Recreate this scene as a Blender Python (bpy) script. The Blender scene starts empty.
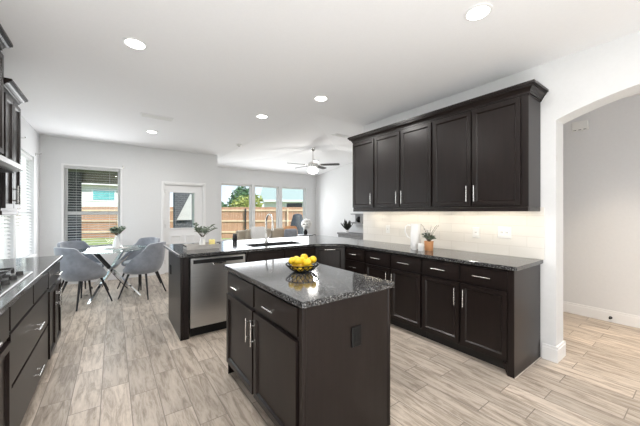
import bpy, bmesh, math, random
from mathutils import Vector, Matrix
PI = math.pi
C = bpy.context.scene.collection

# ---------------------------------------------------------------- camera, sky, sun, big lights, exposure
CAM_H = 1.36
YAW = math.atan(207 / 286)
cd = bpy.data.cameras.new('camera')
cam = bpy.data.objects.new('camera', cd); C.objects.link(cam)
cam.location = (0, 0, CAM_H)
cam.rotation_euler = (PI / 2, 0, -YAW)
cd.sensor_width = 36; cd.lens = 36 * 286 / 640; cd.shift_y = -1 / 640
cd.clip_start = 0.02; cd.clip_end = 300
bpy.context.scene.camera = cam

W = bpy.data.worlds.new('world'); bpy.context.scene.world = W; W.use_nodes = True
wn = W.node_tree.nodes; wl = W.node_tree.links
bg = wn['Background']
tc = wn.new('ShaderNodeTexCoord'); sx = wn.new('ShaderNodeSeparateXYZ'); cr = wn.new('ShaderNodeValToRGB')
wl.new(tc.outputs['Generated'], sx.inputs[0]); wl.new(sx.outputs['Z'], cr.inputs[0]); wl.new(cr.outputs[0], bg.inputs[0])
cr.color_ramp.elements[0].position = 0.0; cr.color_ramp.elements[0].color = (0.86, 0.93, 1.0, 1)
cr.color_ramp.elements[1].position = 0.30; cr.color_ramp.elements[1].color = (0.36, 0.62, 0.98, 1)
bg.inputs[1].default_value = 1.25

def lamp(name, kind, loc, rot, energy, color=(1, 1, 1), size=1, size_y=None, spread=None, angle=None):
    l = bpy.data.lights.new(name, kind); l.energy = energy; l.color = color
    if kind == 'AREA':
        l.size = size
        if size_y: l.shape = 'RECTANGLE'; l.size_y = size_y
        else: l.shape = 'DISK'
        if spread: l.spread = spread
    if kind == 'SUN': l.angle = angle or 0.01
    if kind == 'POINT': l.shadow_soft_size = size
    o = bpy.data.objects.new(name, l); o.location = loc; o.rotation_euler = rot
    C.objects.link(o); return o

sun = lamp('sun', 'SUN', (20, -10, 30), (0, 0, 0), 5.5, (1, .95, .86), angle=.02)
sun.rotation_euler = Vector((0.15, -0.62, 0.75)).to_track_quat('Z', 'Y').to_euler()
# two added fill lamps behind the camera, one aimed up; daylight for the windows
lamp('fill_rear', 'AREA', (1.2, -4.2, 1.1), (PI / 2, 0, 0), 14, (.98, .99, 1), 2.3, 2.0)
lamp('fill_ceiling', 'AREA', (-.1, -1.1, .12), (PI, 0, 0), 122, (.98, .99, 1), 2.4, 2.4)
lamp('daylight_side', 'AREA', (-2.1, 5.3, 1.7), (0, -PI / 2, 0), 105, (.95, .98, 1), 2.4, 3.6)
lamp('daylight_nook', 'AREA', (-0.3, 6.95, 1.45), (-PI / 2, 0, 0), 21, (.96, .98, 1), .9, 1.6)
lamp('daylight_living', 'AREA', (4.3, 8.8, 1.35), (-PI / 2, 0, 0), 60, (.96, .98, 1), 3.1, 1.7)
vs = bpy.context.scene.view_settings
vs.view_transform = 'Standard'; vs.look = 'None'; vs.gamma = 1; vs.use_curve_mapping = False
vs.exposure = 0.2

# ---------------------------------------------------------------- materials
MATS = {}
def mat(name, col, rough=.5, metal=0, spec=.5, coat=0, emit=None, bump=None):
    m = bpy.data.materials.new(name); m.use_nodes = True
    n = m.node_tree.nodes; p = n['Principled BSDF']
    p.inputs['Base Color'].default_value = (*col, 1); p.inputs['Roughness'].default_value = rough
    p.inputs['Metallic'].default_value = metal; p.inputs['Specular IOR Level'].default_value = spec
    p.inputs['Coat Weight'].default_value = coat; p.inputs['Coat Roughness'].default_value = .12
    if emit: p.inputs['Emission Color'].default_value = (*emit[0], 1); p.inputs['Emission Strength'].default_value = emit[1]
    MATS[name] = m; return m

def ramp_noise(m, cols, scale=(1, 1, 1), nscale=5, detail=4, rough=.6, bump=0):
    """base colour from stretched noise in object space"""
    nt = m.node_tree; n = nt.nodes; l = nt.links; p = n['Principled BSDF']
    t = n.new('ShaderNodeTexCoord'); mp = n.new('ShaderNodeMapping'); mp.inputs['Scale'].default_value = scale
    no = n.new('ShaderNodeTexNoise'); no.inputs['Scale'].default_value = nscale; no.inputs['Detail'].default_value = detail
    no.inputs['Roughness'].default_value = rough
    r = n.new('ShaderNodeValToRGB'); e = r.color_ramp.elements
    e[0].position, e[0].color = cols[0][0], (*cols[0][1], 1); e[1].position, e[1].color = cols[-1][0], (*cols[-1][1], 1)
    for ps, c in cols[1:-1]:
        q = e.new(ps); q.color = (*c, 1)
    l.new(t.outputs['Object'], mp.inputs[0]); l.new(mp.outputs[0], no.inputs['Vector'])
    l.new(no.outputs['Fac'], r.inputs[0]); l.new(r.outputs[0], p.inputs['Base Color'])
    if bump:
        b = n.new('ShaderNodeBump'); b.inputs['Strength'].default_value = bump; b.inputs['Distance'].default_value = .01
        l.new(no.outputs['Fac'], b.inputs['Height']); l.new(b.outputs[0], p.inputs['Normal'])
    return m

wall_m = ramp_noise(mat('wall_paint', (.84, .84, .84), .7), [(.3, (.735, .74, .745)), (.7, (.755, .76, .765))], nscale=30, bump=.02)
ceil_m = ramp_noise(mat('ceiling_paint', (.8, .8, .8), .85), [(.3, (.87, .87, .88)), (.7, (.89, .89, .90))], nscale=60, bump=.04)
trim_m = ramp_noise(mat('trim_white', (.86, .86, .86), .4), [(.3, (.84, .84, .84)), (.7, (.86, .86, .86))], nscale=4)
cab_m = ramp_noise(mat('espresso_wood', (.025, .02, .018), .31, spec=.32), [(.25, (.0085, .0057, .0050)), (.75, (.0155, .0103, .0092))], scale=(6, 6, .6), nscale=7)
cabin_m = ramp_noise(mat('espresso_dark', (.012, .010, .009), .5), [(.3, (.009, .008, .007)), (.7, (.013, .011, .010))], nscale=8)
steel_m = ramp_noise(mat('brushed_steel', (.55, .55, .55), .32, 1), [(.3, (.50, .50, .50)), (.7, (.58, .58, .57))], scale=(1, 1, 40), nscale=6)
nickel_m = ramp_noise(mat('satin_nickel', (.7, .69, .67), .25, 1), [(.3, (.68, .67, .65)), (.7, (.74, .73, .71))], nscale=20)
chrome_m = ramp_noise(mat('chrome', (.8, .8, .8), .1, 1), [(.3, (.78, .78, .79)), (.7, (.82, .82, .82))], nscale=20)
black_m = ramp_noise(mat('black_plastic', (.006, .006, .006), .5, spec=.25), [(.3, (.004, .004, .004)), (.7, (.008, .008, .008))], nscale=20)
iron_m = ramp_noise(mat('cast_iron', (.02, .02, .02), .6), [(.3, (.015, .015, .015)), (.7, (.03, .03, .03))], nscale=60, bump=.1)
white_m = ramp_noise(mat('white_ceramic', (.85, .85, .84), .25), [(.3, (.83, .83, .82)), (.7, (.87, .87, .86))], nscale=8)
plate_m = ramp_noise(mat('white_plastic', (.82, .82, .80), .4), [(.3, (.80, .80, .78)), (.7, (.83, .83, .81))], nscale=8)
velvet_m = ramp_noise(mat('grey_velvet', (.17, .19, .23), .8), [(.3, (.17, .185, .215)), (.7, (.27, .29, .33))], nscale=9, detail=6)
velvet_m.node_tree.nodes['Principled BSDF'].inputs['Sheen Weight'].default_value = .6
leg_m = ramp_noise(mat('dark_metal', (.03, .03, .033), .4, .6), [(.3, (.025, .025, .028)), (.7, (.04, .04, .043))], nscale=20)
blind_m = ramp_noise(mat('blind_white', (.86, .86, .86), .5), [(.3, (.84, .84, .84)), (.7, (.87, .87, .87))], nscale=5)
_n = blind_m.node_tree.nodes; _t = _n.new('ShaderNodeBsdfTranslucent'); _t.inputs[0].default_value = (.9, .9, .9, 1); _x = _n.new('ShaderNodeMixShader'); _x.inputs[0].default_value = .35
blind_m.node_tree.links.new(_n['Principled BSDF'].outputs[0], _x.inputs[1]); blind_m.node_tree.links.new(_t.outputs[0], _x.inputs[2]); blind_m.node_tree.links.new(_x.outputs[0], _n['Material Output'].inputs[0])
leaf_m = ramp_noise(mat('eucalyptus_leaf', (.12, .16, .11), .6), [(.3, (.06, .09, .06)), (.7, (.22, .27, .20))], nscale=14)
paleleaf_m = ramp_noise(mat('pale_leaf', (.3, .37, .3), .6), [(.3, (.18, .25, .18)), (.7, (.42, .48, .40))], nscale=14)
darkleaf_m = ramp_noise(mat('dark_leaf', (.02, .025, .02), .5), [(.3, (.012, .016, .012)), (.7, (.03, .035, .028))], nscale=14)
lemon_m = ramp_noise(mat('lemon_peel', (.85, .55, .02), .4), [(.3, (.84, .50, .01)), (.7, (.90, .62, .03))], nscale=40, bump=.08)
terra_m = ramp_noise(mat('terracotta', (.62, .30, .13), .6), [(.3, (.55, .26, .11)), (.7, (.68, .34, .16))], nscale=9)
candle_m = ramp_noise(mat('yellow_wax', (.8, .68, .25), .5), [(.3, (.78, .65, .22)), (.7, (.85, .74, .32))], nscale=6)
tray_m = ramp_noise(mat('weathered_tray', (.45, .43, .40), .6), [(.3, (.34, .32, .30)), (.7, (.52, .50, .47))], scale=(2, 20, 8), nscale=4)
sofa_m = ramp_noise(mat('beige_linen', (.48, .42, .34), .9), [(.3, (.42, .37, .29)), (.7, (.52, .46, .38))], nscale=60, bump=.1)
pillow_m = ramp_noise(mat('white_linen', (.8, .79, .77), .9), [(.3, (.76, .75, .73)), (.7, (.83, .82, .80))], nscale=50, bump=.1)
greywood_m = ramp_noise(mat('grey_driftwood', (.22, .22, .22), .6), [(.3, (.12, .125, .13)), (.7, (.32, .32, .32))], scale=(1, 8, 20), nscale=4)
caulk_m = ramp_noise(mat('caulk', (.6, .54, .46), .7), [(.3, (.55, .49, .42)), (.7, (.63, .57, .50))], nscale=20)
lens_m = mat('lit_lens', (1, 1, 1), .4, emit=((1, .97, .92), 9))
strip_m = mat('lit_strip', (1, 1, 1), .4, emit=((1, .86, .66), 7))
globe_m = mat('lit_globe', (1, 1, 1), .4, emit=((1, .96, .9), 4))

def glass_mat(name, tint=(1, 1, 1), refl=.06, gl_rough=.0):
    m = bpy.data.materials.new(name); m.use_nodes = True; nt = m.node_tree; n = nt.nodes; n.clear()
    o = n.new('ShaderNodeOutputMaterial'); t = n.new('ShaderNodeBsdfTransparent'); g = n.new('ShaderNodeBsdfGlossy')
    t.inputs[0].default_value = (*tint, 1); g.inputs['Roughness'].default_value = gl_rough
    mx = n.new('ShaderNodeMixShader'); lw = n.new('ShaderNodeLayerWeight'); lw.inputs['Blend'].default_value = .25
    mm = n.new('ShaderNodeMath'); mm.operation = 'MULTIPLY_ADD'; mm.inputs[1].default_value = .5; mm.inputs[2].default_value = refl
    nt.links.new(lw.outputs['Fresnel'], mm.inputs[0]); nt.links.new(mm.outputs[0], mx.inputs[0])
    nt.links.new(t.outputs[0], mx.inputs[1]); nt.links.new(g.outputs[0], mx.inputs[2]); nt.links.new(mx.outputs[0], o.inputs[0])
    return m
glass_m = glass_mat('window_glass', (.97, .985, .98), .015)
tabglass_m = glass_mat('table_glass', (.80, .88, .87), .12)

def granite():
    m = mat('granite', (.03, .03, .03), .09, spec=.6); nt = m.node_tree; n = nt.nodes; l = nt.links; p = n['Principled BSDF']
    t = n.new('ShaderNodeTexCoord')
    v = n.new('ShaderNodeTexVoronoi'); v.inputs['Scale'].default_value = 175
    no = n.new('ShaderNodeTexNoise'); no.inputs['Scale'].default_value = 130; no.inputs['Detail'].default_value = 4; no.inputs['Roughness'].default_value = .7
    l.new(t.outputs['Object'], v.inputs['Vector']); l.new(t.outputs['Object'], no.inputs['Vector'])
    s = n.new('ShaderNodeSeparateColor'); l.new(v.outputs['Color'], s.inputs[0])
    r1 = n.new('ShaderNodeValToRGB'); e = r1.color_ramp.elements
    e[0].position, e[0].color = .0, (.010, .010, .011, 1); e[1].position, e[1].color = 1, (.29, .29, .285, 1)
    q = e.new(.35); q.color = (.02, .02, .021, 1); q = e.new(.65); q.color = (.075, .075, .076, 1); q = e.new(.9); q.color = (.13, .13, .13, 1)
    l.new(s.outputs[0], r1.inputs[0])
    r2 = n.new('ShaderNodeValToRGB'); e = r2.color_ramp.elements
    e[0].position, e[0].color = .42, (.7, .7, .7, 1); e[1].position, e[1].color = .66, (1.25, 1.25, 1.25, 1)
    l.new(no.outputs['Fac'], r2.inputs[0])
    mx = n.new('ShaderNodeMix'); mx.data_type = 'RGBA'; mx.blend_type = 'MULTIPLY'; mx.inputs[0].default_value = 1
    l.new(r1.outputs[0], mx.inputs[6]); l.new(r2.outputs[0], mx.inputs[7]); l.new(mx.outputs[2], p.inputs['Base Color'])
    return m
granite_m = granite()

def plank_floor():
    m = mat('plank_tile', (.5, .45, .4), .38, spec=.35); nt = m.node_tree; n = nt.nodes; l = nt.links; p = n['Principled BSDF']
    t = n.new('ShaderNodeTexCoord'); mp = n.new('ShaderNodeMapping'); mp.inputs['Rotation'].default_value = (0, 0, PI / 2)
    mp.inputs['Location'].default_value = (.13, .07, 0)
    l.new(t.outputs['Object'], mp.inputs[0])
    b = n.new('ShaderNodeTexBrick'); b.offset = .37; b.offset_frequency = 2
    b.inputs['Color1'].default_value = (0, 0, 0, 1); b.inputs['Color2'].default_value = (1, 1, 1, 1); b.inputs['Mortar'].default_value = (.5, .5, .5, 1)
    b.inputs['Scale'].default_value = 1; b.inputs['Mortar Size'].default_value = .003; b.inputs['Mortar Smooth'].default_value = .2
    b.inputs['Brick Width'].default_value = .60; b.inputs['Row Height'].default_value = .174; b.inputs['Bias'].default_value = 0
    l.new(mp.outputs[0], b.inputs['Vector'])
    # per-plank shift of the grain
    sc = n.new('ShaderNodeVectorMath'); sc.operation = 'MULTIPLY'; sc.inputs[1].default_value = (2.2, 16.0, 1)
    l.new(mp.outputs[0], sc.inputs[0])
    cm = n.new('ShaderNodeVectorMath'); cm.operation = 'MULTIPLY'; cm.inputs[1].default_value = (17, 31, 7); l.new(b.outputs['Color'], cm.inputs[0])
    ad = n.new('ShaderNodeVectorMath'); ad.operation = 'ADD'; l.new(sc.outputs[0], ad.inputs[0]); l.new(cm.outputs[0], ad.inputs[1])
    g = n.new('ShaderNodeTexNoise'); g.inputs['Scale'].default_value = 1.5; g.inputs['Detail'].default_value = 8; g.inputs['Roughness'].default_value = .72; g.inputs['Distortion'].default_value = .5
    l.new(ad.outputs[0], g.inputs['Vector'])
    r = n.new('ShaderNodeValToRGB'); e = r.color_ramp.elements
    e[0].position, e[0].color = .30, (.23, .182, .143, 1); e[1].position, e[1].color = .70, (.63, .55, .47, 1)
    q = e.new(.44); q.color = (.38, .32, .262, 1); q = e.new(.53); q.color = (.52, .448, .376, 1)
    l.new(g.outputs['Fac'], r.inputs[0])
    # tone per plank
    hs = n.new('ShaderNodeHueSaturation'); mr = n.new('ShaderNodeMapRange'); mr.inputs['To Min'].default_value = .80; mr.inputs['To Max'].default_value = 1.12
    l.new(b.outputs['Color'], mr.inputs[0]); l.new(mr.outputs[0], hs.inputs['Value']); l.new(r.outputs[0], hs.inputs['Color'])
    mx = n.new('ShaderNodeMix'); mx.data_type = 'RGBA'; l.new(b.outputs['Fac'], mx.inputs[0]); l.new(hs.outputs[0], mx.inputs[6])
    mx.inputs[7].default_value = (.22, .185, .155, 1)
    l.new(mx.outputs[2], p.inputs['Base Color'])
    bp = n.new('ShaderNodeBump'); bp.inputs['Strength'].default_value = .25; bp.inputs['Distance'].default_value = .003; bp.invert = True
    l.new(b.outputs['Fac'], bp.inputs['Height']); l.new(bp.outputs[0], p.inputs['Normal'])
    return m
floor_m = plank_floor()

def brick_mat(name, c1, c2, mortar, w, h, ms, rough, rot, bump=.3, offset=.5):
    m = mat(name, c1, rough); nt = m.node_tree; n = nt.nodes; l = nt.links; p = n['Principled BSDF']
    t = n.new('ShaderNodeTexCoord'); s = n.new('ShaderNodeSeparateXYZ'); cb = n.new('ShaderNodeCombineXYZ')
    l.new(t.outputs['Object'], s.inputs[0]); l.new(s.outputs[rot], cb.inputs[0]); l.new(s.outputs[2], cb.inputs[1])
    b = n.new('ShaderNodeTexBrick'); b.offset = offset
    for k, c in (('Color1', c1), ('Color2', c2), ('Mortar', mortar)): b.inputs[k].default_value = (*c, 1)
    b.inputs['Scale'].default_value = 1; b.inputs['Brick Width'].default_value = w; b.inputs['Row Height'].default_value = h; b.inputs['Mortar Size'].default_value = ms
    l.new(cb.outputs[0], b.inputs['Vector']); l.new(b.outputs['Color'], p.inputs['Base Color'])
    bp = n.new('ShaderNodeBump'); bp.inputs['Strength'].default_value = bump; bp.inputs['Distance'].default_value = .004; bp.invert = True
    l.new(b.outputs['Fac'], bp.inputs['Height']); l.new(bp.outputs[0], p.inputs['Normal'])
    return m
tile_m = brick_mat('splash_tile', (.80, .77, .72), (.76, .735, .69), (.70, .67, .62), .305, .102, .003, .22, 1)
darkbrick_m = brick_mat('dark_brick', (.055, .058, .068), (.085, .088, .098), (.16, .16, .165), .2, .075, .008, .9, 0)
siding_m = brick_mat('white_siding', (.70, .69, .67), (.67, .66, .64), (.52, .51, .50), 8, .2, .012, .7, 0)
roof_m = ramp_noise(mat('pale_shingles', (.45, .52, .50), .9), [(.3, (.30, .355, .325)), (.7, (.35, .41, .38))], scale=(1, 1, 6), nscale=8)
greyroof_m = ramp_noise(mat('grey_shingles', (.28, .29, .30), .9), [(.3, (.22, .23, .24)), (.7, (.34, .35, .36))], scale=(1, 1, 6), nscale=8)
teal_m = ramp_noise(mat('teal_glass', (.12, .42, .44), .2), [(.3, (.10, .38, .40)), (.7, (.18, .48, .50))], nscale=3)
picket_m = ramp_noise(mat('cedar_pickets', (.5, .26, .16), .9), [(.25, (.40, .20, .12)), (.75, (.62, .36, .24))], scale=(7, 7, .3), nscale=3)
rail_m = ramp_noise(mat('pine_rail', (.75, .55, .38), .9), [(.3, (.68, .49, .33)), (.7, (.82, .62, .45))], nscale=4)
grass_m = ramp_noise(mat('lawn_grass', (.3, .36, .12), .95), [(.3, (.24, .29, .09)), (.7, (.42, .45, .18))], nscale=3, detail=8)
concrete_m = ramp_noise(mat('concrete', (.6, .59, .57), .9), [(.3, (.54, .53, .51)), (.7, (.64, .63, .61))], nscale=4)
soffit_m = ramp_noise(mat('shaded_soffit', (.17, .16, .10), .8), [(.3, (.14, .13, .08)), (.7, (.20, .19, .12))], scale=(10, 1, 1), nscale=4)  # olive brown boards, darkened by shade put into the colour
treeleaf_m = ramp_noise(mat('tree_leaf', (.08, .17, .07), .7), [(.3, (.05, .12, .05)), (.7, (.13, .24, .10))], nscale=2)
bushleaf_m = ramp_noise(mat('bush_leaf', (.35, .38, .10), .7), [(.3, (.26, .31, .07)), (.7, (.46, .46, .14))], nscale=2)
bark_m = ramp_noise(mat('bark', (.12, .09, .06), .9), [(.3, (.09, .07, .05)), (.7, (.16, .12, .08))], nscale=10)
cover_m = ramp_noise(mat('black_cover', (.04, .045, .055), .6), [(.3, (.03, .035, .045)), (.7, (.06, .065, .075))], nscale=6)
triangle_m = ramp_noise(mat('white_triangle', (.8, .79, .76), .8), [(.3, (.50, .49, .47)), (.7, (.55, .54, .52))], nscale=6)  # for the added bright triangle outside the back door

# ---------------------------------------------------------------- mesh helpers
class M:
    def __init__(s): s.b = bmesh.new()
    def box(s, x0, x1, y0, y1, z0, z1, bev=0, seg=1):
        x0, x1 = min(x0, x1), max(x0, x1); y0, y1 = min(y0, y1), max(y0, y1); z0, z1 = min(z0, z1), max(z0, z1)
        v = [s.b.verts.new(p) for p in ((x0, y0, z0), (x1, y0, z0), (x1, y1, z0), (x0, y1, z0), (x0, y0, z1), (x1, y0, z1), (x1, y1, z1), (x0, y1, z1))]
        f = [s.b.faces.new([v[i] for i in q]) for q in ((0, 3, 2, 1), (4, 5, 6, 7), (0, 1, 5, 4), (1, 2, 6, 5), (2, 3, 7, 6), (3, 0, 4, 7))]
        if bev:
            es = list({e for q in f for e in q.edges})
            bmesh.ops.bevel(s.b, geom=es, offset=bev, segments=seg, profile=.5, affect='EDGES')
            return None
        return f
    def front(s, x0, x1, z0, z1, t=.024, rail=.058, y=0):
        f = s.box(x0, x1, y - t, y, z0, z1)
        fr = f[2]
        bmesh.ops.inset_region(s.b, faces=[fr], thickness=.005, depth=.004)
        bmesh.ops.inset_region(s.b, faces=[fr], thickness=rail - .006, depth=0)
        bmesh.ops.inset_region(s.b, faces=[fr], thickness=.016, depth=-.013)
    def slab(s, x0, x1, z0, z1, t=.024, y=0):
        f = s.box(x0, x1, y - t + .009, y, z0, z1)
        bmesh.ops.inset_region(s.b, faces=[f[2]], thickness=.016, depth=.009)
    def cyl(s, p0, p1, r0, r1=None, seg=16, cap=True):
        r1 = r0 if r1 is None else r1
        p0 = Vector(p0); p1 = Vector(p1); d = p1 - p0
        r = bmesh.ops.create_cone(s.b, cap_ends=cap, segments=seg, radius1=r0, radius2=max(r1, 1e-4), depth=d.length)
        q = Vector((0, 0, 1)).rotation_difference(d.normalized()).to_matrix().to_4x4()
        bmesh.ops.transform(s.b, matrix=Matrix.Translation((p0 + p1) / 2) @ q, verts=r['verts'])
    def tube(s, pts, r, seg=8, closed=False):
        pts = [Vector(p) for p in pts]; n = len(pts); rings = []; up = Vector((0, 0, 1)); prev = None
        for i, p in enumerate(pts):
            a = pts[(i - 1) % n] if (closed or i > 0) else p; c = pts[(i + 1) % n] if (closed or i < n - 1) else p
            t = (c - a).normalized()
            if prev is None: prev = t.cross(up) if abs(t.z) < .95 else t.cross(Vector((1, 0, 0)))
            sd = (prev - t * prev.dot(t)).normalized(); prev = sd; o = t.cross(sd)
            rr = r[i] if isinstance(r, (list, tuple)) else r
            rings.append([s.b.verts.new(p + (sd * math.cos(2 * PI * k / seg) + o * math.sin(2 * PI * k / seg)) * rr) for k in range(seg)])
        for i in range(n if closed else n - 1):
            A = rings[i]; B = rings[(i + 1) % n]
            for k in range(seg): s.b.faces.new((A[k], A[(k + 1) % seg], B[(k + 1) % seg], B[k]))
        if not closed: s.b.faces.new(rings[0][::-1]); s.b.faces.new(rings[-1])
    def lathe(s, prof, c=(0, 0, 0), seg=24):
        rings = []
        for r, z in prof:
            rings.append([s.b.verts.new((c[0] + max(r, 1e-4) * math.cos(2 * PI * k / seg), c[1] + max(r, 1e-4) * math.sin(2 * PI * k / seg), c[2] + z)) for k in range(seg)])
        for A, B in zip(rings, rings[1:]):
            for k in range(seg): s.b.faces.new((A[k], A[(k + 1) % seg], B[(k + 1) % seg], B[k]))
        s.b.faces.new(rings[0][::-1]); s.b.faces.new(rings[-1])
    def ball(s, c, r, sc=(1, 1, 1), rot=None, u=14, v=10):
        q = bmesh.ops.create_uvsphere(s.b, u_segments=u, v_segments=v, radius=r)
        mt = Matrix.Translation(c) @ (rot.to_matrix().to_4x4() if rot else Matrix()) @ Matrix.Diagonal((*sc, 1))
        bmesh.ops.transform(s.b, matrix=mt, verts=q['verts'])
    def prism(s, poly, axis, a, b):
        """extrude a polygon (list of 2-tuples) along axis 0/1/2 from a to b"""
        def P(p, t):
            q = list(p); q.insert(axis, t); return q
        A = [s.b.verts.new(P(p, a)) for p in poly]; B = [s.b.verts.new(P(p, b)) for p in poly]
        n = len(poly); s.b.faces.new(A[::-1]); s.b.faces.new(B)
        for i in range(n): s.b.faces.new((A[i], A[(i + 1) % n], B[(i + 1) % n], B[i]))
    def leaf(s, p, d, n, L, w, fold=.15):
        p = Vector(p); d = Vector(d).normalized(); sd = d.cross(Vector(n))
        if sd.length < 1e-3: sd = d.cross(Vector((1, 0, .3)))
        sd.normalize(); nn = sd.cross(d)
        v = [s.b.verts.new(q) for q in (p, p + d * L * .35 + sd * w * .45 + nn * L * fold, p + d * L * .75 + sd * w * .4 + nn * L * fold, p + d * L,
                                        p + d * L * .75 - sd * w * .4 + nn * L * fold, p + d * L * .35 - sd * w * .45 + nn * L * fold)]
        s.b.faces.new((v[0], v[1], v[2], v[3])); s.b.faces.new((v[0], v[3], v[4], v[5]))
    def build(s, name, m, parent=None, smooth=False, recalc=True):
        if recalc: bmesh.ops.recalc_face_normals(s.b, faces=s.b.faces)
        me = bpy.data.meshes.new(name); s.b.to_mesh(me); s.b.free()
        me.materials.append(m if not isinstance(m, str) else MATS[m])
        if smooth:
            me.polygons.foreach_set('use_smooth', [True] * len(me.polygons))
            try: me.set_sharp_from_angle(angle=math.radians(40))
            except Exception: pass
        o = bpy.data.objects.new(name, me); C.objects.link(o)
        if name in ('leaves', 'flowers', 'crown', 'stems'): o['kind'] = 'stuff'
        if parent: o.parent = parent
        return o

def thing(name, label, cat, loc=(0, 0, 0), rz=0, group=None):
    o = bpy.data.objects.new(name, None); C.objects.link(o); o.empty_display_size = .1
    o.location = loc; o.rotation_euler = (0, 0, rz); o['label'] = label; o['category'] = cat
    if group: o['group'] = group
    return o
def tag(o, label, cat, group=None):
    o['label'] = label; o['category'] = cat
    if group: o['group'] = group
    return o
def struct(o):
    o['kind'] = 'structure'; return o
def dup(root, loc, rz, label, group=None):
    r = root.copy(); C.objects.link(r); r.location = loc; r.rotation_euler = (0, 0, rz); r['label'] = label
    if group: r['group'] = group
    for ch in list(root.children):
        c = ch.copy(); C.objects.link(c); c.parent = r
        for g in list(ch.children):
            d = g.copy(); C.objects.link(d); d.parent = c
    return r
def one(name, m, label, cat, fill, group=None, smooth=False):
    k = M(); fill(k); return tag(k.build(name, m, smooth=smooth), label, cat, group)

# ---------------------------------------------------------------- the room
CZ = 2.74; XL = -1.06; XR = 3.25; XR2 = 3.46; YN = 7.1; XJ = 2.06; YB = 8.95; XB = 6.29; XH = 5.0; YE = 3.3; YK = -4.0
def cells(k, axis, a, b, u0, u1, z0, z1, holes):
    us = sorted({u0, u1, *[h[0] for h in holes], *[h[1] for h in holes]}); zs = sorted({z0, z1, *[h[2] for h in holes], *[h[3] for h in holes]})
    for i in range(len(us) - 1):
        for j in range(len(zs) - 1):
            cu = (us[i] + us[i + 1]) / 2; cz = (zs[j] + zs[j + 1]) / 2
            if any(h[0] < cu < h[1] and h[2] < cz < h[3] for h in holes): continue
            if axis == 'x': k.box(a, b, us[i], us[i + 1], zs[j], zs[j + 1])
            else: k.box(us[i], us[i + 1], a, b, zs[j], zs[j + 1])
def wall(name, axis, a, b, u0, u1, holes=(), z1=CZ, z0=0):
    k = M(); cells(k, axis, a, b, u0, u1, z0, z1, holes)
    bmesh.ops.remove_doubles(k.b, verts=k.b.verts, dist=1e-5)
    return struct(k.build(name, wall_m, recalc=False))

k = M(); k.box(XL - .15, XB + .15, YK, YB + .15, -.12, 0); struct(k.build('floor', floor_m))
k = M(); k.box(XL - .15, 2.2, YK, YB + .15, CZ, CZ + .15); k.box(2.2, XB + .15, YK, YE, CZ, CZ + .15); struct(k.build('ceiling', ceil_m))
# raised ceiling over the living room: four slopes up to a short ridge
def vault_z(x, y): return CZ + min(.12 * (x - 2.2), .12 * (y - YE), .115 * (YB - y))
k = M(); b = k.b; ym = YE + .115 * (YB - YE) / (.12 + .115); zr = CZ + .12 * (ym - YE); xr = 2.2 + (zr - CZ) / .12
P = [(2.2, YE, CZ), (XB, YE, CZ), (XB, ym, zr), (XB, YB, CZ), (2.2, YB, CZ), (xr, ym, zr)]
lo = [b.verts.new(p) for p in P]; hi = [b.verts.new((p[0], p[1], p[2] + .12)) for p in P]
for q in ((0, 1, 2, 5), (5, 2, 3, 4), (0, 5, 4)):
    b.faces.new([lo[i] for i in q]); b.faces.new([hi[i] for i in q][::-1])
for i, j in ((0, 1), (1, 2), (2, 3), (3, 4), (4, 0)): b.faces.new((lo[i], lo[j], hi[j], hi[i]))
struct(k.build('ceiling_living', ceil_m))

WL = [(3.98, 5.42, .66, 2.27), (5.53, 6.62, .66, 2.27)]
WN = (-.745, .125, .655, 2.235)
DR = (.905, 1.735, 0, 1.985)
LW = [(2.70, 3.711, .45, 2.25), (3.816, 4.706, .45, 2.25), (4.825, 5.833, .45, 2.25)]
wall('wall_left', 'x', XL - .15, XL, YK, YN + .15, WL)
wall('wall_back', 'y', YN, YN + .15, XL, XJ, [WN, DR])
wall('wall_jog', 'x', XJ - .15, XJ, YN + .15, YB + .15)
wall('wall_living_back', 'y', YB, YB + .15, XJ, XB + .15, LW)
k = M(); cells(k, 'x', XB, XB + .15, YE, YB, 0, CZ, []); k.prism([(YE, CZ), (YB, CZ), (ym, zr)], 0, XB, XB + .15); struct(k.build('wall_living_right', wall_m))
# kitchen wall on the right with its arched opening
AY0, AY1, ASP, ARI = -.9, .845, 2.193, .175
k = M(); k.box(XR, XR2, AY1, YE, 0, CZ); k.box(XR, XR2, YK, AY0, 0, CZ)
arc = []
for i in range(25):
    y = AY0 + (AY1 - AY0) * i / 24; t = (y - (AY0 + AY1) / 2) / ((AY1 - AY0) / 2); arc.append((y, ASP + ARI * (1 - t * t)))
for (ya, za), (yb, zb) in zip(arc, arc[1:]):
    k.prism([(ya, za), (yb, zb), (yb, CZ), (ya, CZ)], 0, XR, XR2)
struct(k.build('wall_kitchen_right', wall_m))
wall('wall_front', 'y', YK - .15, YK, XL - .15, XH + .15, [(.0, 2.4, 0, 2.1)])  # unseen rear wall with opening, put in to limit fill light
wall('wall_hall', 'x', XH, XH + .15, YK, YE - .12)
wall('wall_hall_back', 'y', YE - .12, YE, XR2, XB + .15)

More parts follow.
